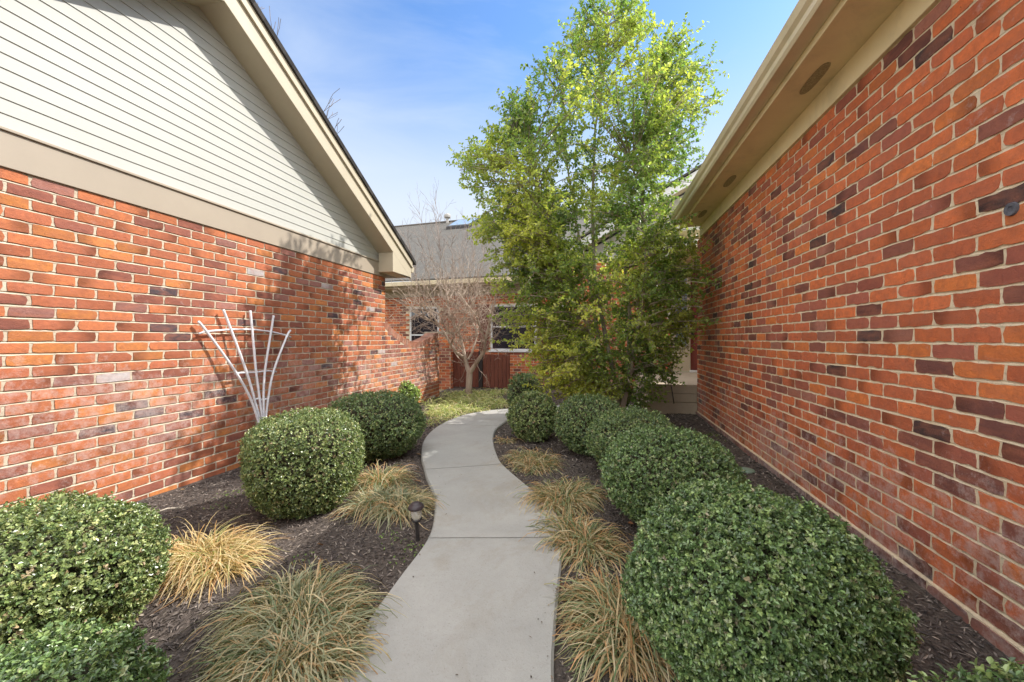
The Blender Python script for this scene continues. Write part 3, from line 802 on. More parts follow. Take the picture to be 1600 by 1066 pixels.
lt = MB().box(1.36, 1.42, EY-.03, EY-.008, 1.60, 1.74).tube([(1.39,EY-.03,1.72),(1.39,EY-.11,1.76),(1.39,EY-.13,1.72)], .008, 6)
lt.lathe([(0,1.73),(.03,1.715),(.07,1.67),(.075,1.655),(.055,1.655)], (1.39, EY-.13), 8)
lt = lt.build('wall_lantern', M['dark'], bevel=.001)
lg = MB().lathe([(.055,1.653),(.040,1.47),(.02,1.45),(0,1.45)], (1.39, EY-.13), 8).build('lantern_glass', simple('frosted lantern glass', (.65,.65,.62), .2)); bpy.context.view_layer.update(); lg.parent = lt
GZ = 2.76; GX0 = -.62; gs = .55
gap = 3.0
gb = MB().prism([(-.55, GZ), (gap*2-GX0, GZ), (gap, GZ+gs*(gap-GX0)-.02)], 1, EY-.02, EY+.03).build('entry_gable', M['siding'])
ceil = MB().box(1.30, 3.29, 7.45, EY-.021, 2.66, 2.70).build('porch_ceiling', M['trim_r'], bevel=.003)
pbm = MB().box(1.05, 3.29, 6.175, 6.26, RT+.05, 2.659).build('porch_beam', M['trim_r'], bevel=.003)
rk = MB().prism([(GX0, GZ+.02), (gap, GZ+.02+gs*(gap-GX0)), (gap, GZ+.22+gs*(gap-GX0)), (GX0, GZ+.22)], 1, EY-.34, EY-.315).build('rake_board', M['white'], bevel=.003)
rsf = MB().prism([(GX0, GZ+.02), (gap, GZ+.02+gs*(gap-GX0)), (gap, GZ+.035+gs*(gap-GX0)), (GX0, GZ+.035)], 1, EY-.314, EY+.0).build('soffit', M['trim'])
er = roof_slab('roof', [(GX0-.04,EY-.38,GZ+.26),(GX0-.04,EY+3,GZ+.26),(gap,EY+3,GZ+.26+gs*(gap-GX0+.04)),(gap,EY-.38,GZ+.26+gs*(gap-GX0+.04))], .035, M['shingle_b'])
# small capped pipe hole in the wall
hb = MB()
hb.lathe([(.0001,0),(.010,0),(.011,.003),(.022,.004),(.024,-.004)], (0,0), 14)
hv = [(XR-.0085-z_, -2.33+2.33+1.70+x_, 1.535+y_) for (x_, y_, z_) in hb.v]
hb.v = hv; hb = hb.build('wall_plug', simple('weathered grey rubber', (.10, .10, .115), .7, .4, 60))
ent += [sl, dr, jm, ps, th, lt, gb, ceil, pbm, rk, rsf, er, hb]
under(rh, *ent)

# thin dark rod leaning on the step
ro = MB().tube([(1.06, 6.10, gz1(1.06,6.10)+.16), (1.02, 6.155, .50)], .008, 8).build('metal_rod', M['dark'])
tag(ro, 'thin black metal rod leaning on the beige porch step', 'rod')

# ------------------------------------------------------------------ leaves
def basis(d, n):
    d = d / (np.linalg.norm(d, axis=1, keepdims=True) + 1e-9)
    s = np.cross(d, n); s /= (np.linalg.norm(s, axis=1, keepdims=True) + 1e-9)
    n = np.cross(s, d); return d, s, n
def leaf_mesh(name, P, D, Nn, Ln, Wd, C, mat, parent=None, fold=.18, curl=.12, wide=.5):
    """folded pointed-oval leaves: 6 verts, 4 tris as 2 quads"""
    n = len(P); D, S, Nn = basis(D, Nn); Ln = Ln[:, None]; Wd = Wd[:, None]
    v0 = P; v5 = P + D*Ln - Nn*Ln*curl
    m1 = P + D*Ln*wide - Nn*Wd*0
    l1 = P + D*Ln*.38 + S*Wd*.5 + Nn*Wd*fold; l2 = P + D*Ln*.74 + S*Wd*.40 + Nn*(Wd*fold - Ln*curl*.5)
    r1 = P + D*Ln*.38 - S*Wd*.5 + Nn*Wd*fold; r2 = P + D*Ln*.74 - S*Wd*.40 + Nn*(Wd*fold - Ln*curl*.5)
    V = np.stack([v0, l1, l2, v5, r2, r1], 1).reshape(-1, 3)
    b = (np.arange(n)*6)[:, None]
    Fq = np.concatenate([b + np.array([[0, 3, 2, 1]]), b + np.array([[0, 5, 4, 3]])], 0)
    return np_mesh(name, V, Fq, mat, parent, np.repeat(C, 6, 0), smooth=False)
def unit(n): 
    v = rng.normal(size=(n, 3)); return v / np.linalg.norm(v, axis=1, keepdims=True)
def tints(n, pal, wts, jit=.18):
    pal = np.array(pal); i = rng.choice(len(pal), n, p=np.array(wts)/sum(wts)); c = pal[i] * rng.uniform(1-jit, 1+jit, (n, 1)); return c

def boxwood(x, y, rx, ry, h, nleaf, ls, label, seed, pal=None, wts=None, squash=2.5, rz=0.):
    rg = np.random.default_rng(seed)
    zb = gz1(x, y)
    root = empty('boxwood_shrub', (x, y, zb), rz, label=label, cat='shrub', group='clipped boxwood shrubs lining the path')
    ph = rg.uniform(0, 6, 12)
    def surf(dr):
        ax, ay, az = np.abs(dr[:, 0]), np.abs(dr[:, 1]), np.abs(dr[:, 2])
        p = squash; rr_ = ((ax*ax + ay*ay)**(p/2) + az**p) ** (-1/p)
        lump = 1 + .05*np.sin(4*dr[:,0]+ph[0])*np.sin(5*dr[:,1]+ph[1]) + .025*np.sin(9*dr[:,0]+ph[2])*np.sin(8*dr[:,2]+ph[3]) + .024*np.sin(15*dr[:,1]+ph[4])*np.sin(13*dr[:,0]+ph[5])
        q = dr * (rr_*lump)[:, None]
        # narrower towards the foot
        t = np.clip((q[:, 2] + 1) / 2, 0, 1); q[:, :2] *= (.72 + .28*np.clip(t*2.2, 0, 1)**.8)[:, None]
        return q * np.array([rx, ry, h*.53]) + np.array([0, 0, h*.49])
    per = 6; nt_ = nleaf // per
    dr = rg.normal(size=(nt_, 3)); dr /= np.linalg.norm(dr, axis=1, keepdims=True)
    P = surf(dr); e = 1e-3
    t1 = np.cross(dr, [0, 0, 1.]) + 1e-6; t1 /= np.linalg.norm(t1, axis=1, keepdims=True); t2 = np.cross(dr, t1)
    def sn(a): b = dr + a*.02; b /= np.linalg.norm(b, axis=1, keepdims=True); return surf(b)
    nor = np.cross(sn(t1)-P, sn(t2)-P); nor /= np.linalg.norm(nor, axis=1, keepdims=True) + 1e-9
    nor *= np.sign((nor*dr).sum(1, keepdims=True))
    # fine clumps: pockets where the tips stand back
    k = 2*math.pi/.085
    cl = np.sin(P[:,0]*k+ph[6]+2*np.sin(P[:,2]*k*.6))*np.sin(P[:,1]*k+ph[7])*np.sin(P[:,2]*k+ph[8]+1.5*np.sin(P[:,0]*k*.5))
    depth = rg.uniform(0, 1, nt_)**1.6 * .055 + np.clip(cl, 0, 1)*.03 - np.clip(rg.normal(0, .006, nt_), -.01, .018)
    T = P - nor*depth[:, None]
    T = T + nor*(rg.random(nt_) < .02)[:, None]*rg.uniform(.005, .022, (nt_, 1))
    ok = T[:, 2] > -.005; T, nor, depth = T[ok], nor[ok], depth[ok]; nt_ = len(T)
    ax_ = nor + rg.normal(0, .45, (nt_, 3)) + np.array([0, 0, .25]); ax_ /= np.linalg.norm(ax_, axis=1, keepdims=True)
    T = np.repeat(T, per, 0); AX = np.repeat(ax_, per, 0); n = len(T)
    rad = rg.normal(size=(n, 3)); rad -= AX*(rad*AX).sum(1, keepdims=True); rad /= np.linalg.norm(rad, axis=1, keepdims=True) + 1e-9
    lift = rg.uniform(.15, 1.1, (n, 1)); D = AX*lift + rad*(1.15-lift*.4)
    PP = T + AX*rg.uniform(-.9, .4, (n, 1))*ls
    NN = AX + rad*-.2 + rg.normal(0, .25, (n, 3))
    Ln = ls*rg.uniform(.75, 1.25, n); Wd = Ln*rg.uniform(.50, .66, n)
    if pal is None:
        pal = [(.058,.092,.036),(.080,.118,.046),(.110,.145,.055),(.040,.066,.030),(.16,.18,.08),(.16,.14,.08)]; wts = [26, 30, 22, 12, 7, 3]
    pal_ = np.array(pal); i = rg.choice(len(pal_), nt_, p=np.array(wts)/sum(wts)); C = np.repeat(pal_[i], per, 0)*rg.uniform(.9, 2.9, (n, 1))
    leaf_mesh('foliage', PP, D, NN, Ln, Wd, C, M['box_leaf'], root)
    # inner twig mass
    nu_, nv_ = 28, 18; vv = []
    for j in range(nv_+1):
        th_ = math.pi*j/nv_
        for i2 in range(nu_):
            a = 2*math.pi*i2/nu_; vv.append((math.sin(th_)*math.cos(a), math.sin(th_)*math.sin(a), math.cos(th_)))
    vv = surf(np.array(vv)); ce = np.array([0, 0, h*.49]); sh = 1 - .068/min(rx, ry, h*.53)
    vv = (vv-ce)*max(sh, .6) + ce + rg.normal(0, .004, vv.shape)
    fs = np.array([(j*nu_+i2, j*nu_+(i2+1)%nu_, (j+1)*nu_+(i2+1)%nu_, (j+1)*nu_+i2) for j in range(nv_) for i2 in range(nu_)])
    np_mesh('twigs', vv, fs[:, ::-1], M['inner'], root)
    st = MB(); r_ = random.Random(seed)
    for k in range(5):
        a = k*1.3; st.tube([(.03*math.cos(a), .03*math.sin(a), -.05), (.06*math.cos(a), .06*math.sin(a), h*.2), (rx*.5*math.cos(a), ry*.5*math.sin(a), h*.45)], [.012, .010, .006], 6)
    st.build('stem', M['bark_holly'], root)
    return root

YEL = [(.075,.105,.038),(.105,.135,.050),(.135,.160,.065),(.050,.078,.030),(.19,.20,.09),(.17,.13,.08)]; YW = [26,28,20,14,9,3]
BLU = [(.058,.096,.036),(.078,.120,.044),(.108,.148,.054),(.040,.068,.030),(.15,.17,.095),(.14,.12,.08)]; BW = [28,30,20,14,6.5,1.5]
def bb(px, zc, **k):
    x, y, _ = cz(px, zc); return boxwood(x, y, **k)
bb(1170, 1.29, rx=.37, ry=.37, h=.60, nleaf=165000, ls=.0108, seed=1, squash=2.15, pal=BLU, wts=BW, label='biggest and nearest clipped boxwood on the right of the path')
bb(1045, 2.42, rx=.40, ry=.40, h=.54, nleaf=90000, ls=.0118, seed=2, squash=2.4, pal=BLU, wts=BW, label='wide clipped boxwood directly behind the biggest one on the right')
bb(989, 3.28, rx=.37, ry=.36, h=.52, nleaf=60000, ls=.0122, seed=3, squash=2.4, label='third clipped boxwood along the right wall, low and rounded')
bb(923, 3.90, rx=.34, ry=.33, h=.55, nleaf=38000, ls=.0135, seed=4, squash=2.4, label='fourth boxwood of the right row, just in front of the leafy tree')
bb(832, 4.40, rx=.28, ry=.25, h=.52, nleaf=16000, ls=.019, seed=5, pal=YEL, wts=YW, squash=2.2, label='yellowish shaggy boxwood in the inner bend of the path')
bb(820, 5.70, rx=.25, ry=.25, h=.62, nleaf=10000, ls=.021, seed=6, label='small round dark boxwood farthest from the camera, in front of the brick')
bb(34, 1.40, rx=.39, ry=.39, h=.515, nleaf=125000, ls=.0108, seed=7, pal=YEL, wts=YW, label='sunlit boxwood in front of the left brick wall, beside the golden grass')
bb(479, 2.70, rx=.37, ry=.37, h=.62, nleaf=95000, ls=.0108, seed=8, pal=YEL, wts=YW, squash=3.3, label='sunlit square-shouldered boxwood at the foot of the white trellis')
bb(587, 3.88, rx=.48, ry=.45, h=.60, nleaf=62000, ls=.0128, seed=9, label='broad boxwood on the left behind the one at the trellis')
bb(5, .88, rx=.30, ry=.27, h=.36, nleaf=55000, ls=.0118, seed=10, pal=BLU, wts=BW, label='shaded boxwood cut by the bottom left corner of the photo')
boxwood(.73, .67, rx=.33, ry=.27, h=.575, nleaf=60000, ls=.0115, seed=11, label='boxwood top peeping in at the bottom right corner of the photo')
# little loose shrub by the garden wall
x, y, _ = cz(628, 6.6)
boxwood(x+.05, y, .26, .2, .42, 3500, .03, 'small loose yellow green shrub at the foot of the garden wall', 15, pal=[(.13,.19,.05),(.2,.25,.08),(.09,.14,.04)], wts=[3,3,2], squash=2)

# ------------------------------------------------------------------ grass clumps
def blades(n, r0, length, seed, pal, wts, width=.007, spread=1.0, tip=.55, flat=0.):
    rg = np.random.default_rng(seed); S = 7
    az = rg.uniform(0, 2*math.pi, n); rr_ = r0*np.sqrt(rg.uniform(0, 1, n))
    cen = rg.normal(0, r0*.6, (4, 2)); ci = rg.integers(0, 4, n)
    base = np.stack([rr_*np.cos(az)+cen[ci, 0], rr_*np.sin(az)+cen[ci, 1], np.full(n, -.01)], 1)
    a2 = az + rg.normal(0, .85, n); el = np.clip(rg.normal(1.12, .22, n) - rr_/r0*.30, .4, 1.5)
    L_ = length*rg.uniform(.45, 1.15, n)*np.array([1., .8, 1.1, .9])[ci]; droop = rg.uniform(2.3, 3.9, n)*spread
    pts = [base]; p = base.copy(); ang_ = el.copy(); step = L_/(S-1)
    side = np.stack([-np.sin(a2), np.cos(a2), np.zeros(n)], 1); tw = rg.normal(0, .35, n)
    for k in range(S-1):
        d = np.stack([np.cos(ang_)*np.cos(a2+tw*k*.12), np.cos(ang_)*np.sin(a2+tw*k*.12), np.sin(ang_)], 1)
        p = p + d*step[:, None]; p[:, 2] = np.maximum(p[:, 2], .004 + .002*rg.random(n)); pts.append(p.copy()); ang_ = np.maximum(ang_ - droop/(S-1), -1.35)
    wprof = np.array([.6, .95, 1, .95, .8, .5, .08]); Wb = width*rg.uniform(.6, 1.2, n)
    V = []
    up = np.array([0, 0, 1.]); sd2 = side*np.cos(tw*2)[:, None] + up*np.sin(tw*2)[:, None]*.6
    for k in range(S):
        o = sd2*(Wb*wprof[k]/2)[:, None]; V += [pts[k]-o, pts[k]+o]
    V = np.stack(V, 1).reshape(-1, 3)
    b = (np.arange(n)*2*S)[:, None]
    Fq = np.concatenate([b + np.array([[2*k, 2*k+1, 2*k+3, 2*k+2]]) for k in range(S-1)], 0)
    pal = np.array(pal); i = rg.choice(len(pal), n, p=np.array(wts)/sum(wts)); C = pal[i]*rg.uniform(.8, 1.2, (n, 1))
    tipc = np.array([(.55,.40,.22),(.50,.27,.12),(.60,.50,.33)])[rg.integers(0, 3, n)]
    s0 = rg.uniform(.25, 1.2, n)*(1.5-tip)
    CC_ = []
    for k in range(S):
        t = np.clip((k/(S-1) - s0)*2.5, 0, 1)[:, None]; c = C*(1-t) + tipc*t; CC_ += [c, c]
    return V, Fq, np.stack(CC_, 1).reshape(-1, 3)
GREY = [(.20,.23,.14),(.32,.32,.20),(.12,.17,.08),(.50,.42,.26),(.46,.30,.16)]; GW = [24,28,12,26,10]
GOLD = [(.55,.42,.20),(.60,.50,.28),(.30,.32,.12),(.48,.30,.12)]; GOW = [34,30,18,18]
TAN = [(.22,.25,.13),(.44,.33,.18),(.46,.27,.13),(.12,.17,.07),(.50,.42,.27)]; TW = [26,24,18,18,14]
def clump(px, zc, r0, length, n, seed, pal, wts, label, width=.0055, grp='strappy grass clumps along the path', tip=.55, h=None, **kw):
    x, y, _ = cz(px, zc); z = gz1(x, y)
    V, Fq, C = blades(n, r0, length, seed, pal, wts, width, tip=tip, **kw)
    o = np_mesh('grass_clump', V, Fq, M['blade'], None, C); o.location = (x, y, z)
    return tag(o, label, 'grass', grp)
clump(455, 1.46, .16, .30, 3900, 1, GREY, GW, 'largest grey green grass clump, spilling onto the path at the lower left', .005)
clump(312, 1.96, .09, .30, 1700, 2, GOLD, GOW, 'golden sunlit grass clump between the two left boxwoods', .0048, tip=.8, spread=.74)
clump(610, 2.64, .11, .29, 1400, 3, GREY, GW, 'grey grass clump behind the solar path light', spread=.85)
clump(598, 3.05, .11, .30, 900, 4, TAN, TW, 'upright tan grass clump between the two sunlit boxwoods on the left', spread=.75)
clump(945, 1.50, .12, .31, 1700, 5, TAN, TW, 'nearest grass clump on the right, trailing past the biggest boxwood', .005)
clump(915, 2.18, .12, .29, 1200, 6, TAN, TW, 'rusty grass clump tucked against the second right boxwood')
clump(878, 2.82, .14, .32, 1300, 7, TAN, TW, 'bushy tan grass clump at the outward bulge of the path')
clump(823, 3.52, .14, .26, 800, 8, TAN, TW, 'flat brownish grass clump by the middle path joint')
clump(790, 4.30, .06, .18, 130, 9, TAN, TW, 'small grass tuft in the inner curve of the path')
# ground cover round the bare tree: one mass nobody could count
VV, FFq, CCc = [], [], []; b = 0
r = random.Random(3)
for k in range(95):
    px = r.uniform(664, 795); zc = r.uniform(5.2, 8.3)
    x, y, _ = cz(px, zc)
    if bool(in_poly(np.array([x]), np.array([y]))[0]) or float(path_dist(np.array([x]), np.array([y]))[0]) < .12 or x < XL+.1: continue
    v, f, c = blades(75, .10, .25+.12*math.sin(k*1.7)**2, 100+k, [(.36,.42,.13),(.48,.50,.22),(.20,.26,.08),(.60,.52,.32)], [28,26,22,24], .009, tip=.35)
    v = v + np.array([x, y, gz1(x, y)]); VV.append(v); FFq.append(f+b); CCc.append(c); b += len(v)
tag(np_mesh('ground_cover', np.vstack(VV), np.vstack(FFq), M['blade'], None, np.vstack(CCc)), 'pale green strappy ground cover massed under the bare tree', 'ground cover', kind='stuff')

# ------------------------------------------------------------------ mulch chips, dead leaves
def scatter(name, n, xr, yr, ln, wd, pal, wts, mat, label, cat, tilt=.35, seed=0, dens=None, lift=.004, cur=.1, on_path=False):
    rg = np.random.default_rng(seed)
    x = rg.uniform(*xr, n); y = rg.uniform(*yr, n)
    if dens is not None: k = rg.random(n) < dens(x, y); x, y = x[k], y[k]
    k = ~in_poly(x, y) | bool(on_path); x, y = x[k], y[k]
    pd = path_dist(x, y); k = (pd > ln*.5*.6) | bool(on_path); x, y, pd = x[k], y[k], pd[k]
    n = len(x); z = (gz(x, y, pd) if not on_path else .0005) + rg.uniform(0, lift, n)
    a = rg.uniform(0, 2*math.pi, n); D = np.stack([np.cos(a), np.sin(a), rg.normal(0, tilt, n)], 1)
    Nn = np.stack([rg.normal(0, tilt, n), rg.normal(0, tilt, n), np.ones(n)], 1)
    P = np.stack([x, y, z], 1); Ln = ln*rg.uniform(.35, 1.3, n); Wd = wd*rg.uniform(.4, 1.4, n)
    P = P - (D/np.linalg.norm(D, axis=1, keepdims=True))*Ln[:, None]*.5 + np.array([0, 0, .004])
    pal = np.array(pal); i = rg.choice(len(pal), n, p=np.array(wts)/sum(wts)); C = pal[i]*rg.uniform(.7, 1.3, (n, 1))
    o = leaf_mesh(name, P, D, Nn, Ln, Wd, C, mat, None, fold=.1, curl=cur)
    return tag(o, label, cat, kind='stuff')
MP = [(.05,.042,.04),(.10,.083,.076),(.17,.142,.125),(.27,.23,.195),(.40,.34,.28)]; MW = [28,30,24,15,2.5]
scatter('mulch_chips', 52000, (-3.1, 1.36), (.3, 3.4), .030, .0055, MP, MW, M['chip'], 'dark shredded wood mulch covering the beds', 'mulch', seed=5)
scatter('mulch_chips', 26000, (-3.1, 1.36), (3.4, 8.2), .045, .010, MP, MW, M['chip'], 'dark shredded wood mulch covering the beds farther on', 'mulch', seed=6)
DL = [(.38,.22,.11),(.45,.30,.16),(.28,.14,.07),(.50,.40,.27)]; DW = [3,3,2,2]
def edge_d(x, y):
    pd = path_dist(x, y); return np.clip(.10 + .9*np.exp(-((pd-.12)/.12)**2)*(x > -.2), 0, 1)*.5
scatter('dead_leaves', 2600, (-3.1, 1.3), (.6, 6.5), .042, .020, DL, DW, M['chip'], 'dry brown leaves fallen among the grass and mulch', 'leaves', tilt=.5, seed=7, dens=edge_d, lift=.02, cur=.3)
def on_edge(x, y):
    ins = in_poly(x, y); pd = path_dist(x, y); return ins * np.exp(-(pd/.07)**2) * np.where(x > -.35, 1., .5) + ins*.01
scatter('path_litter', 5000, (-1.6, 1.0), (.9, 6.0), .013, .005, [(.16,.11,.075),(.07,.05,.04),(.34,.24,.15)], [3,3,1.5], M['chip'], 'bits of mulch and dry leaf crumbs spilled on the path edges', 'litter', tilt=.2, seed=12, dens=on_edge, lift=.0015, on_path=True)
def weedy(x, y):
    s = np.zeros_like(x)
    for (px, py, rr_) in ((655, 862, .10), (625, 880, .07), (345, 792, .09), (470, 880, .07), (612, 850, .08), (1120, 690, .25), (238, 1045, .05), (395, 790, .05), (360, 770, .12)):
        q = at(px, py, -.04); s = np.maximum(s, np.exp(-((x-q[0])**2+(y-q[1])**2)/(rr_**2*.5)))
    return s
scatter('weeds', 60000, (-3.1, 1.3), (.6, 6.5), .014, .011, [(.11,.19,.04),(.17,.26,.06),(.2,.24,.09)], [3,3,1], M['blade'], 'low patches of small green weeds in the mulch', 'weeds', tilt=.5, seed=8, dens=weedy, lift=.02)

# ------------------------------------------------------------------ trellis
def wall_pt(px, py, off):
    X = XL + off; u = (px-800)/F; k = u*CC - SS; zc = X/k
    return Vector((X, zc*CC + u*zc*SS, CAMZ + (CY-py)*zc/F))
tl = empty('garden_trellis', (XL+.14, wall_pt(407, 660, .1).y, -.06), label='white fan shaped trellis leaning on the left brick wall', cat='trellis')
def cr_px(px, py): return 290 + px/5.078, 470 + py/5.078
FAN = [[(100,165,.055),(175,255,.06),(400,570,.10),(520,790,.13),(585,1000,.15),(600,1200,.16)],
       [(298,70,.055),(360,230,.062),(485,570,.10),(550,800,.13),(600,1000,.15),(608,1200,.16)],
       [(512,78,.055),(528,230,.062),(560,570,.10),(590,800,.13),(612,1000,.15),(614,1200,.16)],
       [(698,118,.055),(678,245,.062),(628,570,.10),(618,800,.13),(622,1000,.15),(622,1200,.16)],
       [(832,235,.055),(800,290,.062),(698,560,.10),(652,800,.13),(632,1000,.15),(630,1200,.16)]]
tp = []
for F_ in FAN:
    pts = [wall_pt(*cr_px(a, b), o) for a, b, o in F_]
    sm = catmull3 = []
    for i in range(len(pts)-1):
        p0, p1, p2, p3 = pts[max(i-1,0)], pts[i], pts[i+1], pts[min(i+2,len(pts)-1)]
        for k in range(6):
            t = k/6; sm.append(.5*((2*p1)+(p2-p0)*t+(2*p0-5*p1+4*p2-p3)*t*t+(3*p1-p0-3*p2+p3)*t**3))
    sm.append(pts[-1])
    tp.append(MB().tube(sm, .0105, 8).build('slat', M['trellis'], smooth=True))
for B_ in ([(105,262,.05),(160,244,.052),(360,228,.054),(528,228,.054),(680,246,.052),(800,276,.05),(835,290,.05)],
           [(390,580,.085),(440,572,.088),(560,568,.09),(650,556,.09),(720,564,.088)], [(535,788,.118),(575,776,.12),(610,786,.12),(655,778,.118)]):
    tp.append(MB().tube([wall_pt(*cr_px(a, b), o) for a, b, o in B_], .0085, 8).build('crossbar', M['trellis'], smooth=True))
under(tl, *tp)

# ------------------------------------------------------------------ solar path light
x, y, _ = at(653, 846, -.03); z = -.03
pl = empty('path_light', (x, y, z), label='small black solar path light with clear lens beside the left grass', cat='lamp')
MB().tube([(0,0,-.04),(0,0,.115)], .011, 10).build('stake', M['dark'], pl)
MB().lathe([(.012,.112),(.026,.118),(.030,.128),(.012,.128)], k=20).build('lamp_base', M['dark'], pl, smooth=True)
gl, gnt, gb_ = new_mat('clear plastic lens'); gb_.inputs['Base Color'].default_value = (.75,.72,.65,1); gb_.inputs['Roughness'].default_value = .15; gb_.inputs['Transmission Weight'].default_value = .6
MB().lathe([(.022,.128),(.027,.14),(.031,.188),(0,.189)], k=20).build('lens', gl, pl, smooth=True)
MB().lathe([(.030,.187),(.043,.188),(.044,.196),(.036,.208),(.024,.214),(.023,.217),(0,.218)], k=24).build('cap', simple('dark brown plastic', (.05,.038,.042), .4), pl, smooth=True)
pl.rotation_euler = (R(3), R(-2), 0)

# drain lid in the bed, fallen stick
x, y, _ = at(1166, 739, .0)
o = MB().lathe([(0,.012),(.05,.011),(.062,.007),(.065,0),(.066,-.02)], k=20).build('irrigation_lid', simple('faded green plastic', (.17,.24,.18), .55), smooth=True)
o.location = (x, y, gz1(x, y)+.006); tag(o, 'faded green round irrigation lid in the mulch beside the right wall', 'lid')
a = at(235, 808, -.05); b = at(283, 797, -.05)
o = MB().tube([(a[0],a[1],-.035), ((a[0]+b[0])/2,(a[1]+b[1])/2+.01,-.022), (b[0],b[1],-.036)], [.007,.006,.004], 7).build('fallen_stick', simple('bleached stick', (.42,.37,.30), .8), smooth=True)
tag(o, 'bleached stick lying on the mulch near the left wall', 'stick')

# ------------------------------------------------------------------ trees
def grow(mb, tips, p, d, L_, r, depth, rnd, up=.1, spread=.5, nb=(2, 3), seg=4, wander=.16, minr=.002, ratio=.72):
    pts = [p.copy()]; rad = [r]; dd = d.normalized()
    for i in range(seg):
        dd = (dd + Vector((rnd.gauss(0, wander), rnd.gauss(0, wander), rnd.gauss(0, wander) + up*.35))).normalized()
        pts.append(pts[-1] + dd*L_/seg); rad.append(max(minr, r*(1-.32*(i+1)/seg)))
    k = 9 if r > .03 else (6 if r > .01 else 4 if r > .004 else 3)
    mb.tube(pts, rad, k, caps=False)
    if depth <= 0:
        tips.append((pts[-1], dd)); return
    n = rnd.randint(*nb)
    for i in range(n):
        j = seg if i == 0 else rnd.randint(max(1, seg//2), seg)
        q = pts[j]; v = Vector((rnd.gauss(0, 1), rnd.gauss(0, 1), rnd.gauss(0, .7))); v -= dd*v.dot(dd); v.normalize()
        nd = (dd + v*spread*rnd.uniform(.6, 1.3)).normalized()
        if i == 0: nd = (dd + v*spread*.35).normalized()
        grow(mb, tips, q, nd, L_*ratio*rnd.uniform(.8, 1.15), rad[j]*(.85 if i == 0 else .62), depth-1, rnd, up, spread, nb, seg, wander, minr, ratio)

# bare crape myrtle: main limbs laid out from the photo, fine twigs grown from them
ZT = 8.15
def mp_(cx, cy, dz=0.):
    px, py = 600 + cx/5.33, 440 + cy/5.33; zc = ZT + dz; x, y, _ = cz(px, zc); return Vector((x, y, CAMZ + (CY-py)*zc/F))
cm = empty('bare_tree', tuple(mp_(703, 985)), label='leafless multi-limbed small tree in front of the red gate', cat='tree')
base = mp_(703, 985); 
LIMBS = [([(703,1000,0),(706,900,0),(712,765,0)], .058, .050),
         ([(712,765,0),(760,690,-.05),(830,590,-.1),(846,480,-.15),(880,330,-.2),(900,230,-.3)], .040, .012),
         ([(712,765,0),(690,700,.05),(668,610,.1),(655,540,.1),(622,420,.15),(545,290,.2),(530,130,.25),(500,20,.3)], .042, .010),
         ([(672,640,.1),(600,590,-.05),(555,520,-.15),(485,400,-.25),(395,270,-.35),(300,190,-.5)], .028, .010),
         ([(700,650,.05),(735,590,.15),(780,430,.25),(720,300,.4),(700,150,.5)], .022, .009),
         ([(485,400,-.25),(420,340,-.5),(350,300,-.7),(240,250,-.9)], .014, .007),
         ([(622,420,.15),(660,330,0),(690,220,-.1),(760,60,-.2)], .016, .008),
         ([(846,480,-.15),(800,380,-.4),(770,290,-.5),(640,120,-.5)], .015, .007),
         ([(555,520,-.15),(590,450,-.4),(520,410,-.5),(440,200,-.6)], .014, .007)]
mm = MB(); tips = []; rnd = random.Random(5)
for pts, r0, r1 in LIMBS:
    P = [mp_(*p) for p in pts]; n = len(P); rads = [1.25*(r0 + (r1-r0)*i/(n-1)) for i in range(n)]
    mm.tube(P, rads, 10, caps=False)
for li, (pts, r0, r1) in enumerate(LIMBS[1:]):
    P = [mp_(*p) for p in pts]; n = len(P)
    for i in range(2, n):
        for k in range(6 if i < n-1 else 9):
            t = rnd.random(); q = P[i-1].lerp(P[i], t) if i < n-1 or k else P[i]
            d = (P[i]-P[i-1]).normalized(); v = Vector((rnd.gauss(0, 1), rnd.gauss(0, 1), rnd.gauss(.1, .6))).normalized()
            grow(mm, tips, q, (d*.6+v*.9), rnd.uniform(.22, .46), .0085, 3, rnd, up=.12, spread=.75, nb=(2, 3), seg=3, wander=.22, minr=.0022, ratio=.74)
cmt = mm.build('trunk', [M['bark_myrtle']], smooth=True)
sh = MB()
for (cx, cy, ex_, ey_, dz) in ((480,130,290,-560,.1),(490,60,440,-640,.15),(560,100,420,-560,.2),(640,110,690,-420,.3),(600,150,560,-420,.0),(700,150,760,-400,-.1),(620,200,640,-300,.1),(350,220,200,-330,-.3),(760,120,830,-260,-.2),(420,200,330,-280,-.1)):
    a = mp_(cx, cy, dz); b = mp_(ex_, ey_, dz); n = 9; P = [a.lerp(b, i/n) + Vector((rnd.gauss(0,.02), rnd.gauss(0,.02), 0))*(1 if i else 0) for i in range(n+1)]
    sh.tube(P, [.010 - .0075*i/n for i in range(n+1)], 5, caps=False)
    for i in range(3, n+1):
        for _ in range(2):
            v = Vector((rnd.gauss(0, 1), rnd.gauss(0, 1), abs(rnd.gauss(.8, .6)))).normalized()
            grow(sh, tips, P[i], (b-a).normalized()*.8 + v*.7, rnd.uniform(.12, .3), .0042, 2, rnd, up=.15, spread=.6, nb=(1, 3), seg=3, minr=.002)
sho = sh.build('crown', [M['twig_myrtle']], smooth=True)
under(cm, cmt, sho)

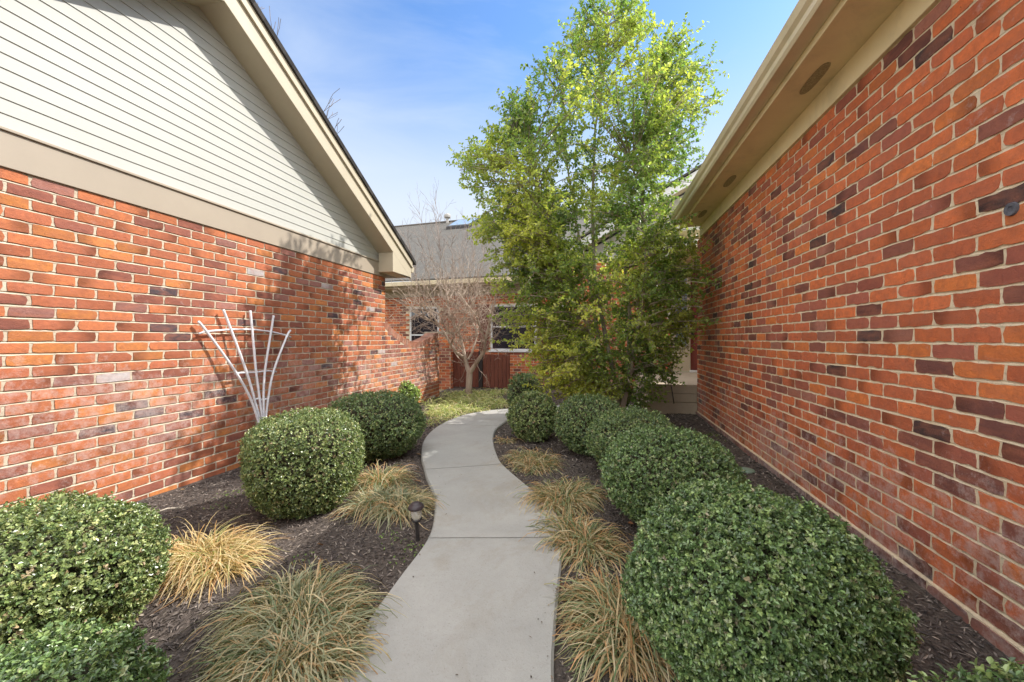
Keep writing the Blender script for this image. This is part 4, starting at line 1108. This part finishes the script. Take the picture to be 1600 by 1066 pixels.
# tall bare tree behind the left house
ft = MB(); tips = []; rnd = random.Random(9)
fx, fy = -19.8, 18.0
P = [Vector((fx, fy, -.1)), Vector((fx+.2, fy, 3)), Vector((fx+.1, fy+.2, 6.5))]; ft.tube(P, [.34, .28, .24], 10, caps=False)
for k in range(7):
    a = k*2.4; d = Vector((math.cos(a)*.55, math.sin(a)*.55, 1)).normalized()
    grow(ft, tips, P[2] - Vector((0, 0, k*.25)), d, 3.7, .15, 5, rnd, up=.25, spread=.6, nb=(2, 3), seg=4, wander=.13, minr=.012, ratio=.72)
o = empty('bare_tree', (fx, fy, -.1), label='tall leafless tree whose twigs show above the left roof edge', cat='tree')
t_ = ft.build('trunk', M['bark_far'], smooth=True); under(o, t_)

# leafy tree
TZ = 5.2
def tw(px, py, dz=0., zc0=TZ):
    zc = zc0 + dz - .12*min(1, max(0, (330-py)/200)); x, y, _ = cz(px, zc); return Vector((x, y, CAMZ + (CY-py)*zc/F))
ENV = [(-5,925,985),(50,882,1058),(100,835,1110),(150,800,1118),(200,770,1125),(240,712,1105),(300,722,1085),(350,742,1092),(400,765,1088),(450,768,1112),(500,782,1098),(550,800,1075),(600,835,1050),(645,900,1010)]
def env(py):
    for (a, l0, r0), (b, l1, r1) in zip(ENV[:-1], ENV[1:]):
        if py <= b:
            t = (py-a)/(b-a); return l0+(l1-l0)*t, r0+(r1-r0)*t
    return ENV[-1][1:]
hx, hy, _ = cz(968, TZ)
ht = empty('leafy_tree', (hx, hy, gz1(hx, hy)), label='tall airy evergreen tree with yellow green leaves by the porch', cat='tree')
tm = MB(); rnd = random.Random(21)
STEMS = [[(968,650,0),(962,600,0),(945,520,.0),(930,440,.05),(925,330,.1),(930,200,.1),(948,90,.05),(950,8,0)],
         [(972,650,.05),(980,590,.1),(985,500,.2),(975,400,.3),(990,300,.35),(1010,200,.3),(1035,110,.25)],
         [(964,650,-.05),(948,590,-.1),(915,500,-.2),(880,420,-.25),(850,330,-.3),(830,230,-.2),(800,210,-.2)],
         [(970,650,-.08),(985,580,-.25),(1000,500,-.45),(1010,420,-.6),(1005,330,-.6),(985,240,-.5)],
         [(966,650,.05),(940,570,.2),(925,460,.35),(900,350,.5),(885,250,.45),(880,140,.3)]]
stem_pts = []
for S_ in STEMS:
    P = [tw(*p) for p in S_]; n = len(P); tm.tube(P, [.036 - .030*i/(n-1) for i in range(n)], 9, caps=False)
    for i in range(n-1):
        for k in range(5): q = P[i].lerp(P[i+1], k/5); stem_pts.append(q)
SP = np.array([tuple(q) for q in stem_pts])
LP, LD = [], []
def sample_target():
    while True:
        py = rnd.uniform(0, 640); l, r_ = env(py)
        # more in the broad middle
        if rnd.random() > (r_-l)/420 * (1.0 if py > 330 else (.8 if py > 230 else .6)): continue
        t = rnd.uniform(-1, 1); t = math.copysign(abs(t)**.9, t); px = (l+r_)/2 + t*(r_-l)/2
        hw = (r_-l)/2*TZ/F
        dmax = math.sqrt(max(0, 1-t*t))*min(hw, 1.25)
        dz = rnd.uniform(-1, 1)*dmax
        if px < 870: dz = min(dz, .25) - .1
        q = tw(px, py, dz)
        if q.z < 2.75 and q.x > 1.15:
            u = (px-800)/F; zc = 1.15/(u*CC-SS)
            if zc < 3.9: continue
            x, y, _ = cz(px, zc); q = Vector((x, y, CAMZ+(CY-py)*zc/F))
        if q.z < 3.1 and q.x > .82 and q.y < 6.05 and q.z > 2.45: continue
        if q.x > .6 and q.y > 6.0 and q.z < .5: continue
        return q
ntw = 0
for i in range(770):
    q = sample_target()
    d2 = ((SP - np.array(q))**2).sum(1) + np.maximum(0, SP[:, 2] - (q.z - .12))**2*6
    s0 = Vector(SP[int(np.argmin(d2))])
    n = 6; ctrl = s0.lerp(q, .5) + Vector((rnd.gauss(0, .05), rnd.gauss(0, .05), .10+rnd.gauss(0, .04)))
    P = []
    for k in range(n+1):
        t = k/n; P.append(s0*(1-t)**2 + ctrl*2*t*(1-t) + q*t*t)
    Ln_ = (q-s0).length
    tm.tube(P, [.0032 + .0075*min(1, Ln_)*(1-k/n) for k in range(n+1)], 5, caps=False)
    # twigs off the outer two thirds
    for k in range(max(7, int(Ln_*11))):
        t = rnd.uniform(.25, 1); j = min(n-1, int(t*n)); a = P[j].lerp(P[j+1], t*n-j)
        d = (P[j+1]-P[j]).normalized(); v = Vector((rnd.gauss(0, 1), rnd.gauss(0, 1), rnd.gauss(.25, .8))).normalized()
        d = (d*.7 + v*.9).normalized(); tl_ = rnd.uniform(.14, .36); m_ = 4; pp = [a]
        for k2 in range(m_):
            d = (d + Vector((rnd.gauss(0, .16), rnd.gauss(0, .16), rnd.gauss(.02, .14)))).normalized(); pp.append(pp[-1] + d*tl_/m_)
        tm.tube(pp, [.0026, .0022, .0018, .0014, .001], 3, caps=False); ntw += 1
        nl = int(tl_*74)
        for k2 in range(nl):
            t2 = (k2+rnd.random())/nl; t2 = t2**.8; j2 = min(m_-1, int(t2*m_)); c_ = pp[j2].lerp(pp[j2+1], t2*m_-j2)
            LP.append(tuple(c_)); LD.append(tuple(pp[j2+1]-pp[j2]))
LP = np.array(LP); LD = np.array(LD); LD /= np.linalg.norm(LD, axis=1, keepdims=True); n = len(LP)
k = ~((LP[:, 0] > XR-.04) & (LP[:, 1] < YC+.05) & (LP[:, 2] < ST)) & ~((LP[:, 0] > .97) & (LP[:, 1] < YE+.05) & (LP[:, 2] > ST-.03) & (LP[:, 2] < ST+.25+.42*(LP[:, 0]-1.0))) & (LP[:, 2] > .02); LP, LD = LP[k], LD[k]; n = len(LP)
rd = rng.normal(size=(n, 3)); rd -= LD*(rd*LD).sum(1, keepdims=True); rd /= np.linalg.norm(rd, axis=1, keepdims=True)
D = LD*rng.uniform(.1, .9, (n, 1)) + rd; NN = np.array([0, 0, .9]) + LD*.4 + rng.normal(0, .55, (n, 3))
Ls = rng.uniform(.028, .052, n); Wd = Ls*rng.uniform(.5, .68, n)
# yellower in patches and low on the left, deeper green elsewhere
pn = np.array([mnoise.noise(Vector(p)*1.6) for p in LP]); low = np.clip((2.2-LP[:, 2])/1.5, 0, 1)
yel = np.clip(.24 + pn*.9 + low*.5*np.clip((.25-LP[:, 0])*2.5, -.35, 1) + rng.normal(0, .17, n), 0, 1)[:, None]
G_ = np.array([(.125,.195,.058)]); Y_ = np.array([(.46,.46,.11)])
C = (G_*(1-yel) + Y_*yel)*rng.uniform(.9, 1.75, (n, 1))
bark = tm.build('trunk', M['bark_holly'], smooth=True)
crown = leaf_mesh('crown', LP, D, NN, Ls, Wd, C, M['holly_leaf'], None, fold=.12, curl=.15)
under(ht, bark, crown)
print('leaves', n, 'twigs', ntw)
